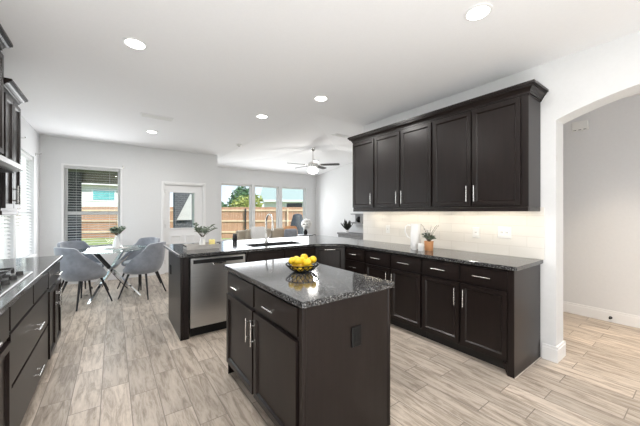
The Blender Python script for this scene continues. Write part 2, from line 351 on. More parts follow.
def base_piece(k, x0, x1, y0, y1, face):
    """baseboard with a stepped top; face = side it shows"""
    k.box(x0, x1, y0, y1, 0, .115)
    d = .006
    k.box(x0 + (d if face == '-x' else 0), x1 - (d if face == '+x' else 0), y0 + (d if face == '-y' else 0), y1 - (d if face == '+y' else 0), .115, .14)
k = M(); base_piece(k, XH - .016, XH, YK, YE - .12, '-x'); struct(k.build('baseboard_hall', trim_m))
k = M(); base_piece(k, XR - .016, XR, AY1 - .016, .945, '-x'); base_piece(k, XR, XR2, AY1 - .016, AY1, '-y'); base_piece(k, XR2, XR2 + .016, AY1 - .016, YE - .12, '+x'); struct(k.build('baseboard_arch', trim_m))
k = M(); base_piece(k, XL + .016, .854, YN - .016, YN, '-y'); base_piece(k, 1.786, XJ, YN - .016, YN, '-y'); struct(k.build('baseboard_back', trim_m))
k = M(); base_piece(k, XL, XL + .016, 4.0, YN, '+x'); struct(k.build('baseboard_left', trim_m))
k = M(); base_piece(k, XJ, XB - .016, YB - .016, YB, '-y'); struct(k.build('baseboard_living', trim_m))
k = M(); base_piece(k, XB - .016, XB, YE, YB, '-x'); struct(k.build('baseboard_right', trim_m))

# ---------------------------------------------------------------- windows, blinds, door
def win_obj(name):
    o = bpy.data.objects.new(name, None); C.objects.link(o); o['kind'] = 'structure'; return o
def window_y(name, x0, x1, z0, z1, y, rail=None, sill=True, inset=.09):
    r = win_obj(name); k = M(); t = .045; ya, yb = y + inset, y + inset + .05
    k.box(x0, x0 + t, ya, yb, z0, z1); k.box(x1 - t, x1, ya, yb, z0, z1); k.box(x0 + t, x1 - t, ya, yb, z0, z0 + t); k.box(x0 + t, x1 - t, ya, yb, z1 - t, z1)
    k.build('window_frame', trim_m, r)
    k = M(); j = .006
    k.box(x0, x0 + j, y, ya, z0, z1); k.box(x1 - j, x1, y, ya, z0, z1); k.box(x0 + j, x1 - j, y, ya, z1 - j, z1); k.build('jamb_liner', trim_m, r)
    if rail: k = M(); k.box(x0 + t, x1 - t, ya - .01, yb - .01, rail - .03, rail + .03, .004); k.build('meeting_rail', trim_m, r)
    k = M(); k.box(x0 + t, x1 - t, ya + .02, ya + .026, z0 + t, z1 - t); k.build('window_glass', glass_m, r)
    if sill: k = M(); k.box(x0 - .04, x1 + .04, y - .03, y + inset, z0 - .025, z0 + .002, .004); k.build('window_sill', trim_m, r)
    return r
def window_x(name, y0, y1, z0, z1, x, rail):
    r = win_obj(name); k = M(); t = .045; xa, xb = x - .14, x - .09
    k.box(xa, xb, y0, y0 + t, z0, z1); k.box(xa, xb, y1 - t, y1, z0, z1); k.box(xa, xb, y0 + t, y1 - t, z0, z0 + t); k.box(xa, xb, y0 + t, y1 - t, z1 - t, z1)
    k.build('window_frame', trim_m, r)
    k = M(); k.box(xa + .01, xb + .01, y0 + t, y1 - t, rail - .03, rail + .03, .004); k.build('meeting_rail', trim_m, r)
    k = M(); k.box(xa + .02, xa + .026, y0 + t, y1 - t, z0 + t, z1 - t); k.build('window_glass', glass_m, r)
    k = M(); k.box(x - .09, x + .03, y0 - .04, y1 + .04, z0 - .025, z0 + .002, .004); k.build('window_sill', trim_m, r)
window_y('window_1', WN[0], WN[1], WN[2], WN[3], YN, 1.335)
for i, w in enumerate(LW): window_y('window_%d' % (i + 2), w[0], w[1], w[2], w[3], YB, None)
for i, w in enumerate(WL): window_x('window_%d' % (i + 5), w[0], w[1], w[2], w[3], XL, 1.36)
# casings painted like the wall around the nook window
k = M(); x0, x1, z0, z1 = WN
for q in ((x0 - .03, x0, z0, z1 + .03), (x1, x1 + .03, z0, z1 + .03), (x0, x1, z1, z1 + .03)): k.box(q[0], q[1], YN - .012, YN, q[2], q[3])
struct(k.build('trim_1', trim_m))

def blind_y(x0, x1, z0, z1, y, tilt, label):
    r = thing('window_blind', label, 'blind', ((x0 + x1) / 2, y, z0)); w = (x1 - x0) / 2 - .008; h = z1 - z0
    k = M(); k.box(-w, w, -.028, .028, h - .055, h - .004, .004); k.build('headrail', blind_m, r)
    k = M(); z = .05
    while z < h - .07:
        dy, dz = .025 * math.cos(tilt), .025 * math.sin(tilt)
        k.prism([(-dy, z - dz - .0013), (dy, z + dz - .0013), (dy, z + dz + .0013), (-dy, z - dz + .0013)], 0, -w, w); z += .0475
    k.build('slats', blind_m, r)
    k = M(); k.box(-w, w, -.025, .025, .005, .03, .004); k.build('bottom_rail', blind_m, r)
    for sx_ in (-.6, .6):
        k = M(); k.cyl((sx_ * w, -.027, .02), (sx_ * w, -.027, h - .03), .0018, seg=6); k.build('ladder_cord', blind_m, r)
    k = M(); k.cyl((-w + .05, -.035, h - .75), (-w + .05, -.035, h - .04), .004, seg=6); k.build('tilt_wand', blind_m, r)
    return r
def blind_x(y0, y1, z0, z1, x, tilt, label, group):
    r = blind_y(-(y1 - y0) / 2, (y1 - y0) / 2, z0, z1, 0, tilt, label)
    r.location = (x, (y0 + y1) / 2, z0); r.rotation_euler = (0, 0, PI / 2); r['group'] = group; return r
blind_y(WN[0], WN[1], WN[2] + .003, WN[3] - .002, YN + .045, math.radians(6), 'white slatted blind with open slats in the back wall window behind the dining table')
blind_x(WL[0][0], WL[0][1], .664, 2.268, XL - .045, math.radians(42), 'white slatted blind in the left wall window nearer the stove counter', 'left wall blinds')
blind_x(WL[1][0], WL[1][1], .664, 2.268, XL - .045, math.radians(42), 'white slatted blind in the left wall window nearest the room corner', 'left wall blinds')
def bracket(loc, axis, label):
    r = thing('curtain_rod_bracket', label, 'bracket', loc, 0 if axis == 'y' else PI / 2, 'curtain rod brackets')
    k = M(); k.box(-.014, .014, -.008, 0, -.03, .03, .003); k.build('plate', nickel_m, r)
    k = M(); k.cyl((0, -.008, .01), (0, -.07, .01), .006, seg=8); k.cyl((0, -.07, .01), (0, -.07, .03), .008, seg=8); k.build('arm', nickel_m, r)
    return r
bracket((.165, YN, 2.275), 'y', 'small metal curtain bracket at the top right of the back wall window')
b1 = bracket((XL, 5.62, 2.375), 'x', 'small metal curtain bracket above the left wall window, nearer the cabinets')
b2 = bracket((XL, 6.72, 2.33), 'x', 'small metal curtain bracket on the left wall nearest the room corner')
# back door with half light
r = win_obj('door_1'); x0, x1, z0, z1 = DR; t = .02
k = M(); g = (1.03, 1.545, 1.0, 1.80)
cells(k, 'y', YN + .05, YN + .094, x0 + t, x1 - t, .012, z1 - t, [g]); bmesh.ops.remove_doubles(k.b, verts=k.b.verts, dist=1e-5)
dp = k.build('door_panel', trim_m, r, recalc=False)
k = M()
for q in ((g[0] - .03, g[1] + .03, g[2] - .03, g[2]), (g[0] - .03, g[1] + .03, g[3], g[3] + .03), (g[0] - .03, g[0], g[2], g[3]), (g[1], g[1] + .03, g[2], g[3])):
    k.box(q[0], q[1], YN + .038, YN + .052, q[2], q[3], .003)
k.build('glass_frame', trim_m, r)
k = M(); k.box(g[0], g[1], YN + .07, YN + .076, g[2], g[3]); k.build('window_glass', glass_m, r)
k = M()
for xa, xb in ((1.03, 1.27), (1.34, 1.58)):
    k.front(xa, xb, .18, .84, .022, .05, YN + .0495)
k.build('raised_panel', trim_m, r)
for z in (.25, 1.05, 1.82):
    k = M(); k.cyl((x0 + t + .004, YN + .045, z - .045), (x0 + t + .004, YN + .045, z + .045), .007, seg=8); k.build('hinge', nickel_m, r)
k = M(); k.box(x0, x0 + t - .002, YN + .001, YN + .149, 0, z1); k.box(x1 - t + .002, x1, YN + .001, YN + .149, 0, z1); k.box(x0 + t, x1 - t, YN + .001, YN + .149, z1 - t + .002, z1); k.build('jamb', trim_m, r)
k = M()
for q in ((x0 - .05, x0, 0, z1 + .05), (x1, x1 + .05, 0, z1 + .05), (x0, x1, z1, z1 + .05)): k.box(q[0], q[1], YN - .018, YN, q[2], q[3], .004)
struct(k.build('trim_2', trim_m))

# ---------------------------------------------------------------- cabinets
def handle_v(k, x, z0, z1, y):
    k.cyl((x, y - .032, z0), (x, y - .032, z1), .0052, seg=10)
    for z in (z0 + .03, z1 - .03): k.cyl((x, y, z), (x, y - .032, z), .005, seg=8)
def handle_h(k, x0, x1, z, y):
    k.cyl((x0, y - .032, z), (x1, y - .032, z), .0052, seg=10)
    for x in (x0 + .03, x1 - .03): k.cyl((x, y, z), (x, y - .032, z), .005, seg=8)
TOP = .914; SL = .033
def base_cab(label, loc, rz, w, depth, fronts, kick=.07, group='base cabinets', ends=(), name='base_cabinet', sink=False):
    """local frame: x along the run, y into the cabinet, z up. fronts: (kind, x0, x1, z0, z1, handle)"""
    r = thing(name, label, 'cabinet', loc, rz, group)
    k = M()
    if sink:      # open box so that the sink can hang inside
        for q in ((0, .018, 0, depth, .1, TOP - SL - .001), (w - .018, w, 0, depth, .1, TOP - SL - .001), (.0185, w - .0185, 0, .018, .1, TOP - SL - .001), (.0185, w - .0185, depth - .018, depth, .1, TOP - SL - .001), (.0185, w - .0185, .0185, depth - .0185, .1, .118)): k.box(*q)
    else: k.box(0, w, 0, depth, .1, TOP - SL - .001, .001)
    k.build('carcass', cab_m, r)
    k = M(); k.box(.002, w - .002, kick, kick + .015, 0, .1); k.build('toe_kick', cabin_m, r)
    for f in fronts:
        kind, x0, x1, z0, z1, h = f; k = M()
        if kind == 'door': k.front(x0, x1, z0, z1, y=-.001)
        else: k.slab(x0, x1, z0, z1, y=-.001)
        d = k.build('false_front' if kind == 'false' else kind, cab_m, r)
        if h:
            k = M(); y = -.025
            if kind == 'door':
                x = x0 + .03 if h == 'L' else x1 - .03; handle_v(k, x, z1 - .21, z1 - .05, y)
            else:
                xm = (x0 + x1) / 2; hl = h if isinstance(h, float) else .075; handle_h(k, xm - hl, xm + hl, (z0 + z1) / 2, y)
            k.build('handle', nickel_m, d, smooth=True)
    for e in ends: e(r)
    return r
R90 = -PI / 2
XF = 2.67          # front plane of the right run
DZ = (.715, .862); DO = (.125, .69)
def dd(a, b, h, g=.012): return [('drawer', a + g, b - g, *DZ, .075), ('door', a + g, b - g, *DO, h)]
def foot_right(r):
    pass
base_cab('espresso base cabinet with a bank of stacked drawers next to the corner cabinet', (XF, 3.07, 0), R90, .405, XR - XF - .006,
         [('drawer', .012, .393, .715, .862, .065), ('drawer', .012, .393, .535, .695, .065), ('drawer', .012, .393, .335, .515, .065), ('drawer', .012, .393, .125, .315, .065)], group='right wall base cabinets')
base_cab('espresso two-drawer two-door base cabinet in the middle of the right wall run', (XF, 2.664, 0), R90, .836, XR - XF - .006,
         dd(0, .418, 'R') + dd(.418, .836, 'L'), group='right wall base cabinets')
def end_panel(r):
    w = .861
    k = M(); k.box(w - .045, w, -.02, 0.0, .0, TOP - SL - .002, .002); k.prism([(w - .045, .1), (w - .045, .0), (w - .085, .1)], 1, -.018, -.001); k.build('corner_post', cab_m, r)
    k = M(); k.box(w, w + .006, -.02, XR - XF - .008, 0, TOP - SL - .002); k.build('end_panel', cab_m, r)
    k = M(); k.box(w + .006, w + .014, -.02, XR - XF - .02, 0, .005, .001); k.build('shoe_strip', caulk_m, r)
base_cab('espresso two-drawer two-door base cabinet at the end of the run beside the arch', (XF, 1.827, 0), R90, .861, XR - XF - .006,
         dd(0, .417, 'R') + dd(.417, .826, 'L'), group='right wall base cabinets', ends=[end_panel])
# corner cabinet: five-sided carcass with an angled front
A = Vector((2.30, 3.30, 0)); B = Vector((2.67, 3.075, 0)); dv = B - A; Lc = dv.length; rzc = math.atan2(dv.y, dv.x)
r = thing('corner_cabinet', 'angled espresso corner cabinet between the sink run and the right wall run', 'cabinet', A, rzc)
inv = Matrix.Rotation(-rzc, 3, 'Z')
poly = [tuple((inv @ (Vector(p) - A))[:2]) for p in ((2.304, 3.302, 0), (2.67, 3.08, 0), (XR - .008, 3.08, 0), (XR - .008, 4.08, 0), (2.304, 4.08, 0))]
k = M(); k.prism(poly, 2, .1, TOP - SL - .001); k.build('carcass', cab_m, r)
k = M(); k.box(.03, Lc - .03, .06, .075, 0, .1); k.build('toe_kick', cabin_m, r)
k = M(); k.front(.012, Lc - .035, .125, .862, y=-.001); d = k.build('door', cab_m, r)
k = M(); handle_h(k, Lc / 2 - .085, Lc / 2 + .065, .835, -.025); k.build('handle', nickel_m, d, smooth=True)
# peninsula
YP = 3.30
def pen_knee(r): pass
base_cab('wide espresso sink base cabinet with two false fronts facing the island', (1.29, YP, 0), 0, 1.01, .62,
         [('false', .02, .50, .715, .862, None), ('false', .525, 1.0, .715, .862, None), ('door', .02, .50, .125, .69, 'R'), ('door', .525, 1.0, .125, .69, 'L')], group='sink run cabinets', sink=True)
r = thing('end_panel', 'espresso end panel of the peninsula left of the dishwasher', 'panel', (.575, YP, 0))
k = M(); k.box(.0, .025, -.0, .80, 0, TOP - SL - .001, .002); k.build('side_panel', cab_m, r)
k = M(); k.box(.026, .083, 0, .02, 0, TOP - SL - .001, .002); k.build('filler', cab_m, r)
k = M(); k.box(.0265, 1.72, .66, .80, 0, TOP - SL - .001, .002); k.build('back_panel', cab_m, r)
k = M(); k.box(-.008, 0, .58, .65, .60, .715, .002); o = k.build('outlet_plate', black_m, r); o['label'] = 'black outlet plate'
k = M(); k.box(-.011, -.002, -.0, .80, 0, .005, .001); k.build('shoe_strip', caulk_m, r)
# dishwasher
r = thing('dishwasher', 'stainless steel dishwasher in the peninsula beside its end panel', 'dishwasher', (.662, YP, 0))
w = .622
k = M(); k.box(.004, w - .004, .02, .60, .1, TOP - SL - .003); k.build('tub', cabin_m, r)
k = M(); k.box(.006, w - .006, -.022, .018, .115, .862, .004); d = k.build('door', steel_m, r)
k = M(); k.box(.035, w - .035, -.0235, -.0222, .800, .842, .0005); k.build('control_panel', black_m, d)
k = M(); k.box(.02, w - .02, .05, .065, 0, .112); k.build('toe_kick', black_m, r)
k = M(); k.prism([(-.0225, .772), (-.034, .780), (-.036, .796), (-.0225, .800)], 0, w / 2 - .07, w / 2 + .07); k.build('handle', nickel_m, d)
k = M(); k.box(w / 2 - .03, w / 2 + .03, -.0375, -.0362, .782, .794); k.build('latch', black_m, d)

# countertops
def counter(poly, label, hole=None, name='countertop'):
    k = M()
    if hole is None:
        k.prism(poly, 2, TOP - SL, TOP)
    o = k.build(name, granite_m)
    return tag(o, label, 'countertop', 'granite countertops')
def bev(o, w=.004, seg=2):
    m = o.modifiers.new('bevel', 'BEVEL'); m.width = w; m.segments = seg; m.limit_method = 'ANGLE'; m.angle_limit = math.radians(40); return o
# L-shaped slab with sink cut-out
SX0, SX1, SY0, SY1 = 1.44, 2.22, 3.42, 3.80
k = M(); XC = XR - .003; PF = YP - .03; PB = 4.42; PL = .56; X2 = 2.64
for q in ([(PL, PF), (SX0, PF), (SX0, PB), (PL, PB)], [(SX0, PF), (SX1, PF), (SX1, SY0), (SX0, SY0)], [(SX0, SY1), (SX1, SY1), (SX1, PB), (SX0, PB)],
          [(SX1, PF), (2.285, PF), (2.36, 3.235), (2.56, 3.115), (X2, 3.03), (X2, .938), (XC, .938), (XC, PB), (SX1, PB)]):
    k.prism(q, 2, TOP - SL, TOP)
bmesh.ops.remove_doubles(k.b, verts=k.b.verts, dist=1e-5)
ks = {}
for f in list(k.b.faces):
    key = tuple(sorted(tuple(round(c, 4) for c in v.co) for v in f.verts)); ks.setdefault(key, []).append(f)
bmesh.ops.delete(k.b, geom=[f for v in ks.values() if len(v) > 1 for f in v], context='FACES')
ct = tag(k.build('countertop', granite_m), 'long dark granite countertop running over the peninsula and along the right wall', 'countertop', 'granite countertops')
bev(ct)
# island
IX0, IX1, IY0, IY1 = .785, 1.425, 1.225, 2.40
r = base_cab('espresso kitchen island cabinet with two drawers and two doors under its own top', (IX0, IY1, 0), R90, IY1 - IY0, IX1 - IX0,
             [('drawer', .03, .565, .715, .862, .06), ('drawer', .59, 1.135, .715, .862, .06), ('door', .03, .565, .125, .69, 'R'), ('door', .59, 1.135, .125, .69, 'L')], group=None, name='kitchen_island')
w = IY1 - IY0; dpt = IX1 - IX0
k = M(); k.box(w, w + .006, .0, dpt, 0.0, TOP - SL - .002); k.build('end_panel', cab_m, r)
k = M(); k.box(w - .03, w + .008, -.012, .014, 0, TOP - SL - .002, .002); k.build('corner_post', cab_m, r)
k = M(); k.box(w - .03, w + .010, dpt - .012, dpt + .010, 0, TOP - SL - .002, .002); k.build('corner_post', cab_m, r)
k = M(); k.box(-.006, .0, 0, dpt, 0, TOP - SL - .002); k.build('end_panel', cab_m, r)
k = M(); k.box(0.0, w, dpt, dpt + .006, 0, TOP - SL - .002); k.build('back_panel', cab_m, r)
k = M(); k.box(w + .006, w + .016, .318, .390, .585, .70, .003); o = k.build('outlet_plate', black_m, r); o['label'] = 'black outlet plate'
k = M()
k.box(w + .0162, w + .0185, .335, .373, .61, .675, .001); k.build('outlet_socket', black_m, o)
k = M(); k.box(.757, 1.452, 1.192, 2.432, TOP - SL, TOP); bev(tag(k.build('island_countertop', granite_m), 'speckled dark granite top of the island under the lemon bowl', 'countertop', 'granite countertops'))
# left run
L90 = PI / 2; XLF = -.452; LD = XLF - XL - .006
base_cab('espresso base cabinet with drawer and door nearest the camera on the left run', (XLF, 1.30, 0), L90, .855, LD,
         [('drawer', .02, .845, *DZ, .09), ('door', .02, .42, *DO, 'R'), ('door', .435, .845, *DO, 'L')], group='left run base cabinets')
base_cab('espresso base cabinet with two wide drawers under the gas cooktop', (XLF, 2.158, 0), L90, 1.095, LD,
         [('false', .015, .535, .735, .862, None), ('false', .56, 1.08, .735, .862, None), ('drawer', .015, 1.08, .44, .715, .08), ('drawer', .015, 1.08, .125, .42, .08)], group='left run base cabinets')
base_cab('espresso one-drawer two-door base cabinet at the far end of the left run', (XLF, 3.256, 0), L90, .664, LD,
         [('drawer', .015, .65, *DZ, .08), ('door', .015, .325, *DO, 'R'), ('door', .34, .65, *DO, 'L')], group='left run base cabinets')
k = M(); k.box(XL + .003, -.42, 1.28, 3.95, TOP - SL, TOP); bev(tag(k.build('countertop', granite_m), 'dark granite countertop of the left run holding the gas cooktop', 'countertop', 'granite countertops'))

# wall cabinets on the right
XU = 2.955; UB, UT = 1.405, 2.41
def upper_cab(label, loc, rz, w, depth, z0, z1, doors, group):
    r = thing('wall_cabinet', label, 'cabinet', loc, rz, group)
    k = M(); k.box(0.0005, w - .0005, 0, depth, z0, z1, .001); k.build('carcass', cab_m, r)
    for x0, x1, h in doors:
        k = M(); k.front(x0, x1, z0 + .022, z1 - .03, y=-.001); d = k.build('door', cab_m, r)
        k = M(); handle_v(k, x0 + .03 if h == 'L' else x1 - .03, z0 + .06, z0 + .22, -.025); k.build('handle', nickel_m, d, smooth=True)
    return r
G = 'right wall cabinets'; UD = XR - XU - .004
upper_cab('espresso wall cabinet with a single door, farthest along the right wall', (XU, 3.22, 0), R90, .445, UD, UB, UT, [(.012, .435, 'R')], G)
upper_cab('espresso double-door wall cabinet in the middle of the right wall, above the pitcher', (XU, 2.774, 0), R90, .888, UD, UB, UT, [(.012, .434, 'R'), (.454, .876, 'L')], G)
r = upper_cab('espresso double-door wall cabinet nearest the arch on the right wall', (XU, 1.885, 0), R90, .919, UD, UB, UT, [(.012, .434, 'R'), (.449, .870, 'L')], G)
k = M(); k.box(.919, .925, -.0, UD, UB, UT); k.build('end_panel', cab_m, r)
r = thing('light_rail', 'espresso light rail under the right wall cabinets', 'trim', (XU, 3.22, 0), R90)
k = M(); k.box(0, 2.260, -.006, .02, 1.366, UB - .001, .003); k.box(2.238, 2.260, .02, UD, 1.366, UB - .001, .003); k.build('rail', cab_m, r)
def crown(k, x0, x1, d0, z, prof, left=True, right=True):
    """crown moulding swept round left end, front and right end; local frame as the cabinets"""
    rings = []
    for dx, dz in prof:
        a = x0 - (dx if left else 0); b_ = x1 + (dx if right else 0)
        rings.append([k.b.verts.new(p) for p in ((a, d0, z + dz), (a, -dx, z + dz), (b_, -dx, z + dz), (b_, d0, z + dz))])
    for A_, B_ in zip(rings, rings[1:]):
        for i in range(3): k.b.faces.new((A_[i], A_[i + 1], B_[i + 1], B_[i]))
    k.b.faces.new(rings[-1]); k.b.faces.new(rings[0][::-1])
    n = len(rings)
    k.b.faces.new([rings[i][0] for i in range(n)] + []); k.b.faces.new([rings[i][3] for i in range(n)][::-1]); k.b.faces.new([rings[0][0], rings[0][3], rings[-1][3], rings[-1][0]])
CP = [(.004, 0), (.004, .014), (.013, .014), (.013, .028), (.017, .031), (.022, .042), (.032, .053), (.046, .060), (.046, .070), (.053, .070), (.053, .078), (.062, .078), (.062, .1)]
r = thing('crown_molding', 'dark stepped crown molding on top of the right wall cabinets', 'molding', (XU, 3.22, 0), R90, 'crown moldings')
k = M(); crown(k, 0, 2.260, UD, UT - .022, CP); k.build('molding', cab_m, r)
# under-cabinet light strips
for i, (y, lb) in enumerate(((2.95, 'far end'), (2.3, 'middle'), (1.4, 'arch end'))):
    L_ = (.36, .8, .8)[i]
    r = thing('undercabinet_light', 'warm light strip under the right wall cabinets, ' + lb, 'light', (3.10, y, UB), 0, 'light strips under the wall cabinets')
    k = M(); k.box(-.02, .02, -L_ / 2, L_ / 2, -.014, -.001, .002); k.build('housing', plate_m, r)
    k = M(); k.box(-.012, .012, -L_ / 2 + .01, L_ / 2 - .01, -.016, -.0141); k.build('diffuser', strip_m, r)
    lamp('strip_lamp', 'AREA', (3.10, y, UB - .02), (0, 0, 0), 1.5 * L_, (1, .88, .70), .03, L_)
# tile splashback
k = M(); k.box(XR - .008, XR - .0005, .930, YE, TOP + .001, UB - .001); struct(k.build('backsplash', tile_m))

# left wall cabinets, hood, cooktop
XLU = -.73; LUD = XLU - XL - .004
upper_cab('espresso wall cabinet with two narrow doors left of the window, past the range hood', (XLU, 3.362, 0), L90, .495, LUD, 1.37, 2.36, [(.012, .24, 'R'), (.255, .483, 'L')], 'left wall cabinets')
r = thing('crown_molding', 'dark crown molding on the lower left wall cabinet by the window', 'molding', (XLU, 3.362, 0), L90, 'crown moldings')
k = M(); crown(k, 0.004, .495, LUD, 2.362, [(a, b * .85) for a, b in CP], left=False); k.build('molding', cab_m, r)
k = M(); k.box(XLU - .022, XLU + .006, 3.362, 3.857, 1.335, 1.369, .003); tag(k.build('light_rail', cab_m), 'espresso light rail under the left wall cabinet past the hood', 'trim')
r = upper_cab('taller espresso wall cabinet above the range hood', (XLU, 2.40, 0), L90, .935, LUD, 1.80, 2.636, [(.012, .46, 'R'), (.475, .923, 'L')], 'left wall cabinets')
r = thing('crown_molding', 'dark crown molding at the ceiling above the range hood cabinet', 'molding', (XLU, 2.40, 0), L90, 'crown moldings')
k = M(); crown(k, 0, .935, LUD, 2.638, CP); k.build('molding', cab_m, r)
r = thing('range_hood', 'stainless steel range hood on the left wall above the gas cooktop', 'range hood', (XL, 2.40, 0), 0)
k = M(); k.prism([(.004, 1.68), (.40, 1.68), (.465, 1.70), (.465, 1.735), (.33, 1.797), (.004, 1.797)], 1, 0, .95); k.build('body', steel_m, r)
k = M(); k.box(.05, .42, .05, .90, 1.672, 1.679); k.build('filter', iron_m, r)
k = M(); k.ball((.408, .80, 1.764), .03, (.5, 1.5, .6)); o = k.build('control_knob', black_m, r, smooth=True); o['label'] = 'black oval control'
k = M(); k.ball((.408, .89, 1.764), .010, (.6, 1, .7)); k.build('indicator_button', black_m, r, smooth=True)
r = thing('gas_cooktop', 'stainless gas cooktop with black grates on the left counter', 'cooktop', (-.735, 2.48, TOP))
k = M(); k.box(-.26, .26, -.46, .46, .0, .012, .004); k.build('steel_plate', steel_m, r)
for bx, by in ((-.12, -.30), (.12, -.30), (-.12, .30), (.12, .30), (0, 0)):
    k = M(); k.lathe([(.055, .012), (.055, .022), (.035, .024), (.035, .034), (.0, .036)], (bx, by, 0), 20); k.build('burner', iron_m, r, smooth=True)
for y0 in (-.44, -.145, .15):
    k = M(); x0, x1, y1 = -.23, .16, y0 + .29
    for q in ([(x0, y0, .045), (x1, y0, .045), (x1, y1, .045), (x0, y1, .045)],): k.tube(q, .008, 6, True)
    k.tube([(x0, (y0 + y1) / 2, .045), (x1, (y0 + y1) / 2, .045)], .007, 6); k.tube([((x0 + x1) / 2, y0, .045), ((x0 + x1) / 2, y1, .045)], .007, 6)
    for xx in (x0, x1):
        for yy in (y0 + .005, y1 - .005): k.cyl((xx, yy, .012), (xx, yy, .045), .009, seg=6)
    k.build('grate', iron_m, r)
for i in range(5):
    k = M(); k.cyl((.215, -.32 + .16 * i, .012), (.215, -.32 + .16 * i, .038), .02, .017, 14); k.build('knob', iron_m, r, smooth=True)

# sink and faucet
r = thing('kitchen_sink', 'dark undermount sink in the peninsula counter below the faucet', 'sink', (SX0, SY0, TOP - SL))
k = M(); w, d = SX1 - SX0, SY1 - SY0; t = .004
for q in ((-t, 0, -t, d + t), (w, w + t, -t, d + t)): k.box(q[0], q[1], q[2], q[3], -.2, -.0)
for q in ((0, w, -t, 0), (0, w, d, d + t)): k.box(q[0], q[1], q[2], q[3], -.2, -.0)
k.box(0, w, 0, d, -.204, -.2); k.build('basin', cover_m, r)
k = M(); k.lathe([(.045, -.199), (.045, -.196), (.02, -.197), (0, -.1975)], (w / 2, d / 2, 0)); k.build('drain', chrome_m, r)
r = thing('kitchen_faucet', 'tall gooseneck faucet rising behind the peninsula sink', 'faucet', (1.83, 3.88, TOP))
k = M(); k.lathe([(.028, 0), (.028, .008), (.02, .012), (.018, .10), (.0145, .12)]); k.build('base', nickel_m, r, smooth=True)
k = M(); pts = [(0, 0, .10), (0, 0, .30)] + [(0, -.105 + .105 * math.cos(a), .30 + .115 * math.sin(a)) for a in [PI * i / 10 for i in range(1, 11)]] + [(0, -.212, .26)]
k.tube(pts, .0135, 12); k.build('spout', nickel_m, r, smooth=True)
k = M(); k.cyl((0, -.212, .27), (0, -.216, .185), .017, .019, 14); k.build('spray_head', nickel_m, r, smooth=True)
k = M(); k.tube([(.018, 0, .065), (.045, 0, .07), (.075, -.01, .12)], .007, 8); k.build('lever', nickel_m, r, smooth=True)

# ---------------------------------------------------------------- small things on the counters
random.seed(4)
def sprays(k, kl, base, n, L, spread, leaf_L, leaf_w, step=.03, up=.8):
    """stems into k, leaves into kl"""
    for i in range(n):
        a = 2 * PI * i / n + random.uniform(-.4, .4); s_ = random.uniform(.0, 1) * spread
        p = Vector(base); d = Vector((math.cos(a) * s_, math.sin(a) * s_, up)).normalized(); pts = [p.copy()]
        steps = int(L * random.uniform(.5, 1.1) / step)
        for j in range(steps):
            d = (d + Vector((math.cos(a) * .05, math.sin(a) * .05, -.02)) + Vector((random.uniform(-.05, .05),) * 3)).normalized()
            p = p + d * step; pts.append(p.copy())
            if j > steps * .35:
                for sgn in (0, 1):
                    ang = random.uniform(0, 2 * PI)
                    ld = (d * .4 + Vector((math.cos(ang), math.sin(ang), random.uniform(-.2, .6)))).normalized()
                    kl.leaf(p, ld, (random.uniform(-.5, .5), random.uniform(-.5, .5), 1), leaf_L * random.uniform(.7, 1.15), leaf_w * random.uniform(.8, 1.1))
        k.tube(pts, .0022, 5)
# bowl of lemons on the island
BX, BY = 1.15, 1.815
r = thing('wire_bowl', 'black wire fruit bowl full of lemons on the island', 'bowl', (BX, BY, TOP))
def bowl_r(z): return .055 + .067 * (z / .05) ** .6
k = M()
for z, rr in ((.006, .055), (.056, .122)):
    k.tube([(rr * math.cos(a), rr * math.sin(a), z) for a in [2 * PI * i / 36 for i in range(36)]], .0045, 6, True)
k.build('rim', black_m, r, smooth=True)
k = M()
for i in range(18):
    for sg in (-1, 1):
        pts = []
        for j in range(7):
            z = .006 + .05 * j / 6; a = 2 * PI * i / 18 + sg * .42 * j / 6; rr = bowl_r(z - .006 if j else 0) if j else .055
            pts.append((min(rr, .122) * math.cos(a), min(rr, .122) * math.sin(a), z))
        k.tube(pts, .0028, 5)
k.build('wire_lattice', black_m, r, smooth=True)
k = M(); k.lathe([(.0, 0), (.055, 0), (.055, .005), (0, .005)], seg=24); k.build('base', black_m, r)
def lemon_mesh():
    k = M(); prof = []
    for i in range(13):
        t = -1 + 2 * i / 12; rr = .029 * math.sqrt(max(0, 1 - abs(t) ** 2.2)); prof.append((rr, t * .036))
    prof[0] = (.0, -.041); prof[-1] = (.0, .042); prof.insert(1, (.006, -.037)); prof.insert(-1, (.006, .038))
    k.lathe(prof, seg=16); return k
lem = lemon_mesh().build('lemon', lemon_m, smooth=True)
spots = [(.066 * math.cos(a), .066 * math.sin(a), .038) for a in [2 * PI * i / 5 + .3 for i in range(5)]] + [(0, 0, .036)]
spots += [(.042 * math.cos(a), .042 * math.sin(a), .083) for a in [2 * PI * i / 3 + .9 for i in range(3)]] + [(.088 * math.cos(a), .088 * math.sin(a), .077) for a in (3.95, 5.3, 2.9)]
P_ = [Vector(p) for p in spots]
for it in range(400):                     # settle the pile: no two lemons overlap, all inside the bowl
    for i in range(len(P_)):
        for j in range(i):
            d = P_[i] - P_[j]
            if d.length < .066: q = d.normalized() * (.066 - d.length) * .5; P_[i] += q; P_[j] -= q
        P_[i].z -= .0004; h = math.hypot(P_[i].x, P_[i].y); lim = .050 + .6 * max(0, P_[i].z - .038)
        if h > lim: P_[i].x *= lim / h; P_[i].y *= lim / h; P_[i].z += (h - lim) * .3
        P_[i].z = max(P_[i].z, .038)
spots = [tuple(p) for p in P_]
for i, p in enumerate(spots):
    o = lem if i == 0 else lem.copy()
    if i: C.objects.link(o)
    o.location = (BX + p[0], BY + p[1], TOP + p[2]); o.scale = (.95, .95, .9); o.rotation_euler = (random.uniform(1.3, 1.8), random.uniform(-.4, .4), random.uniform(0, 6))
    tag(o, 'yellow lemon piled in the black wire bowl on the island', 'lemon', 'lemons in the wire bowl')
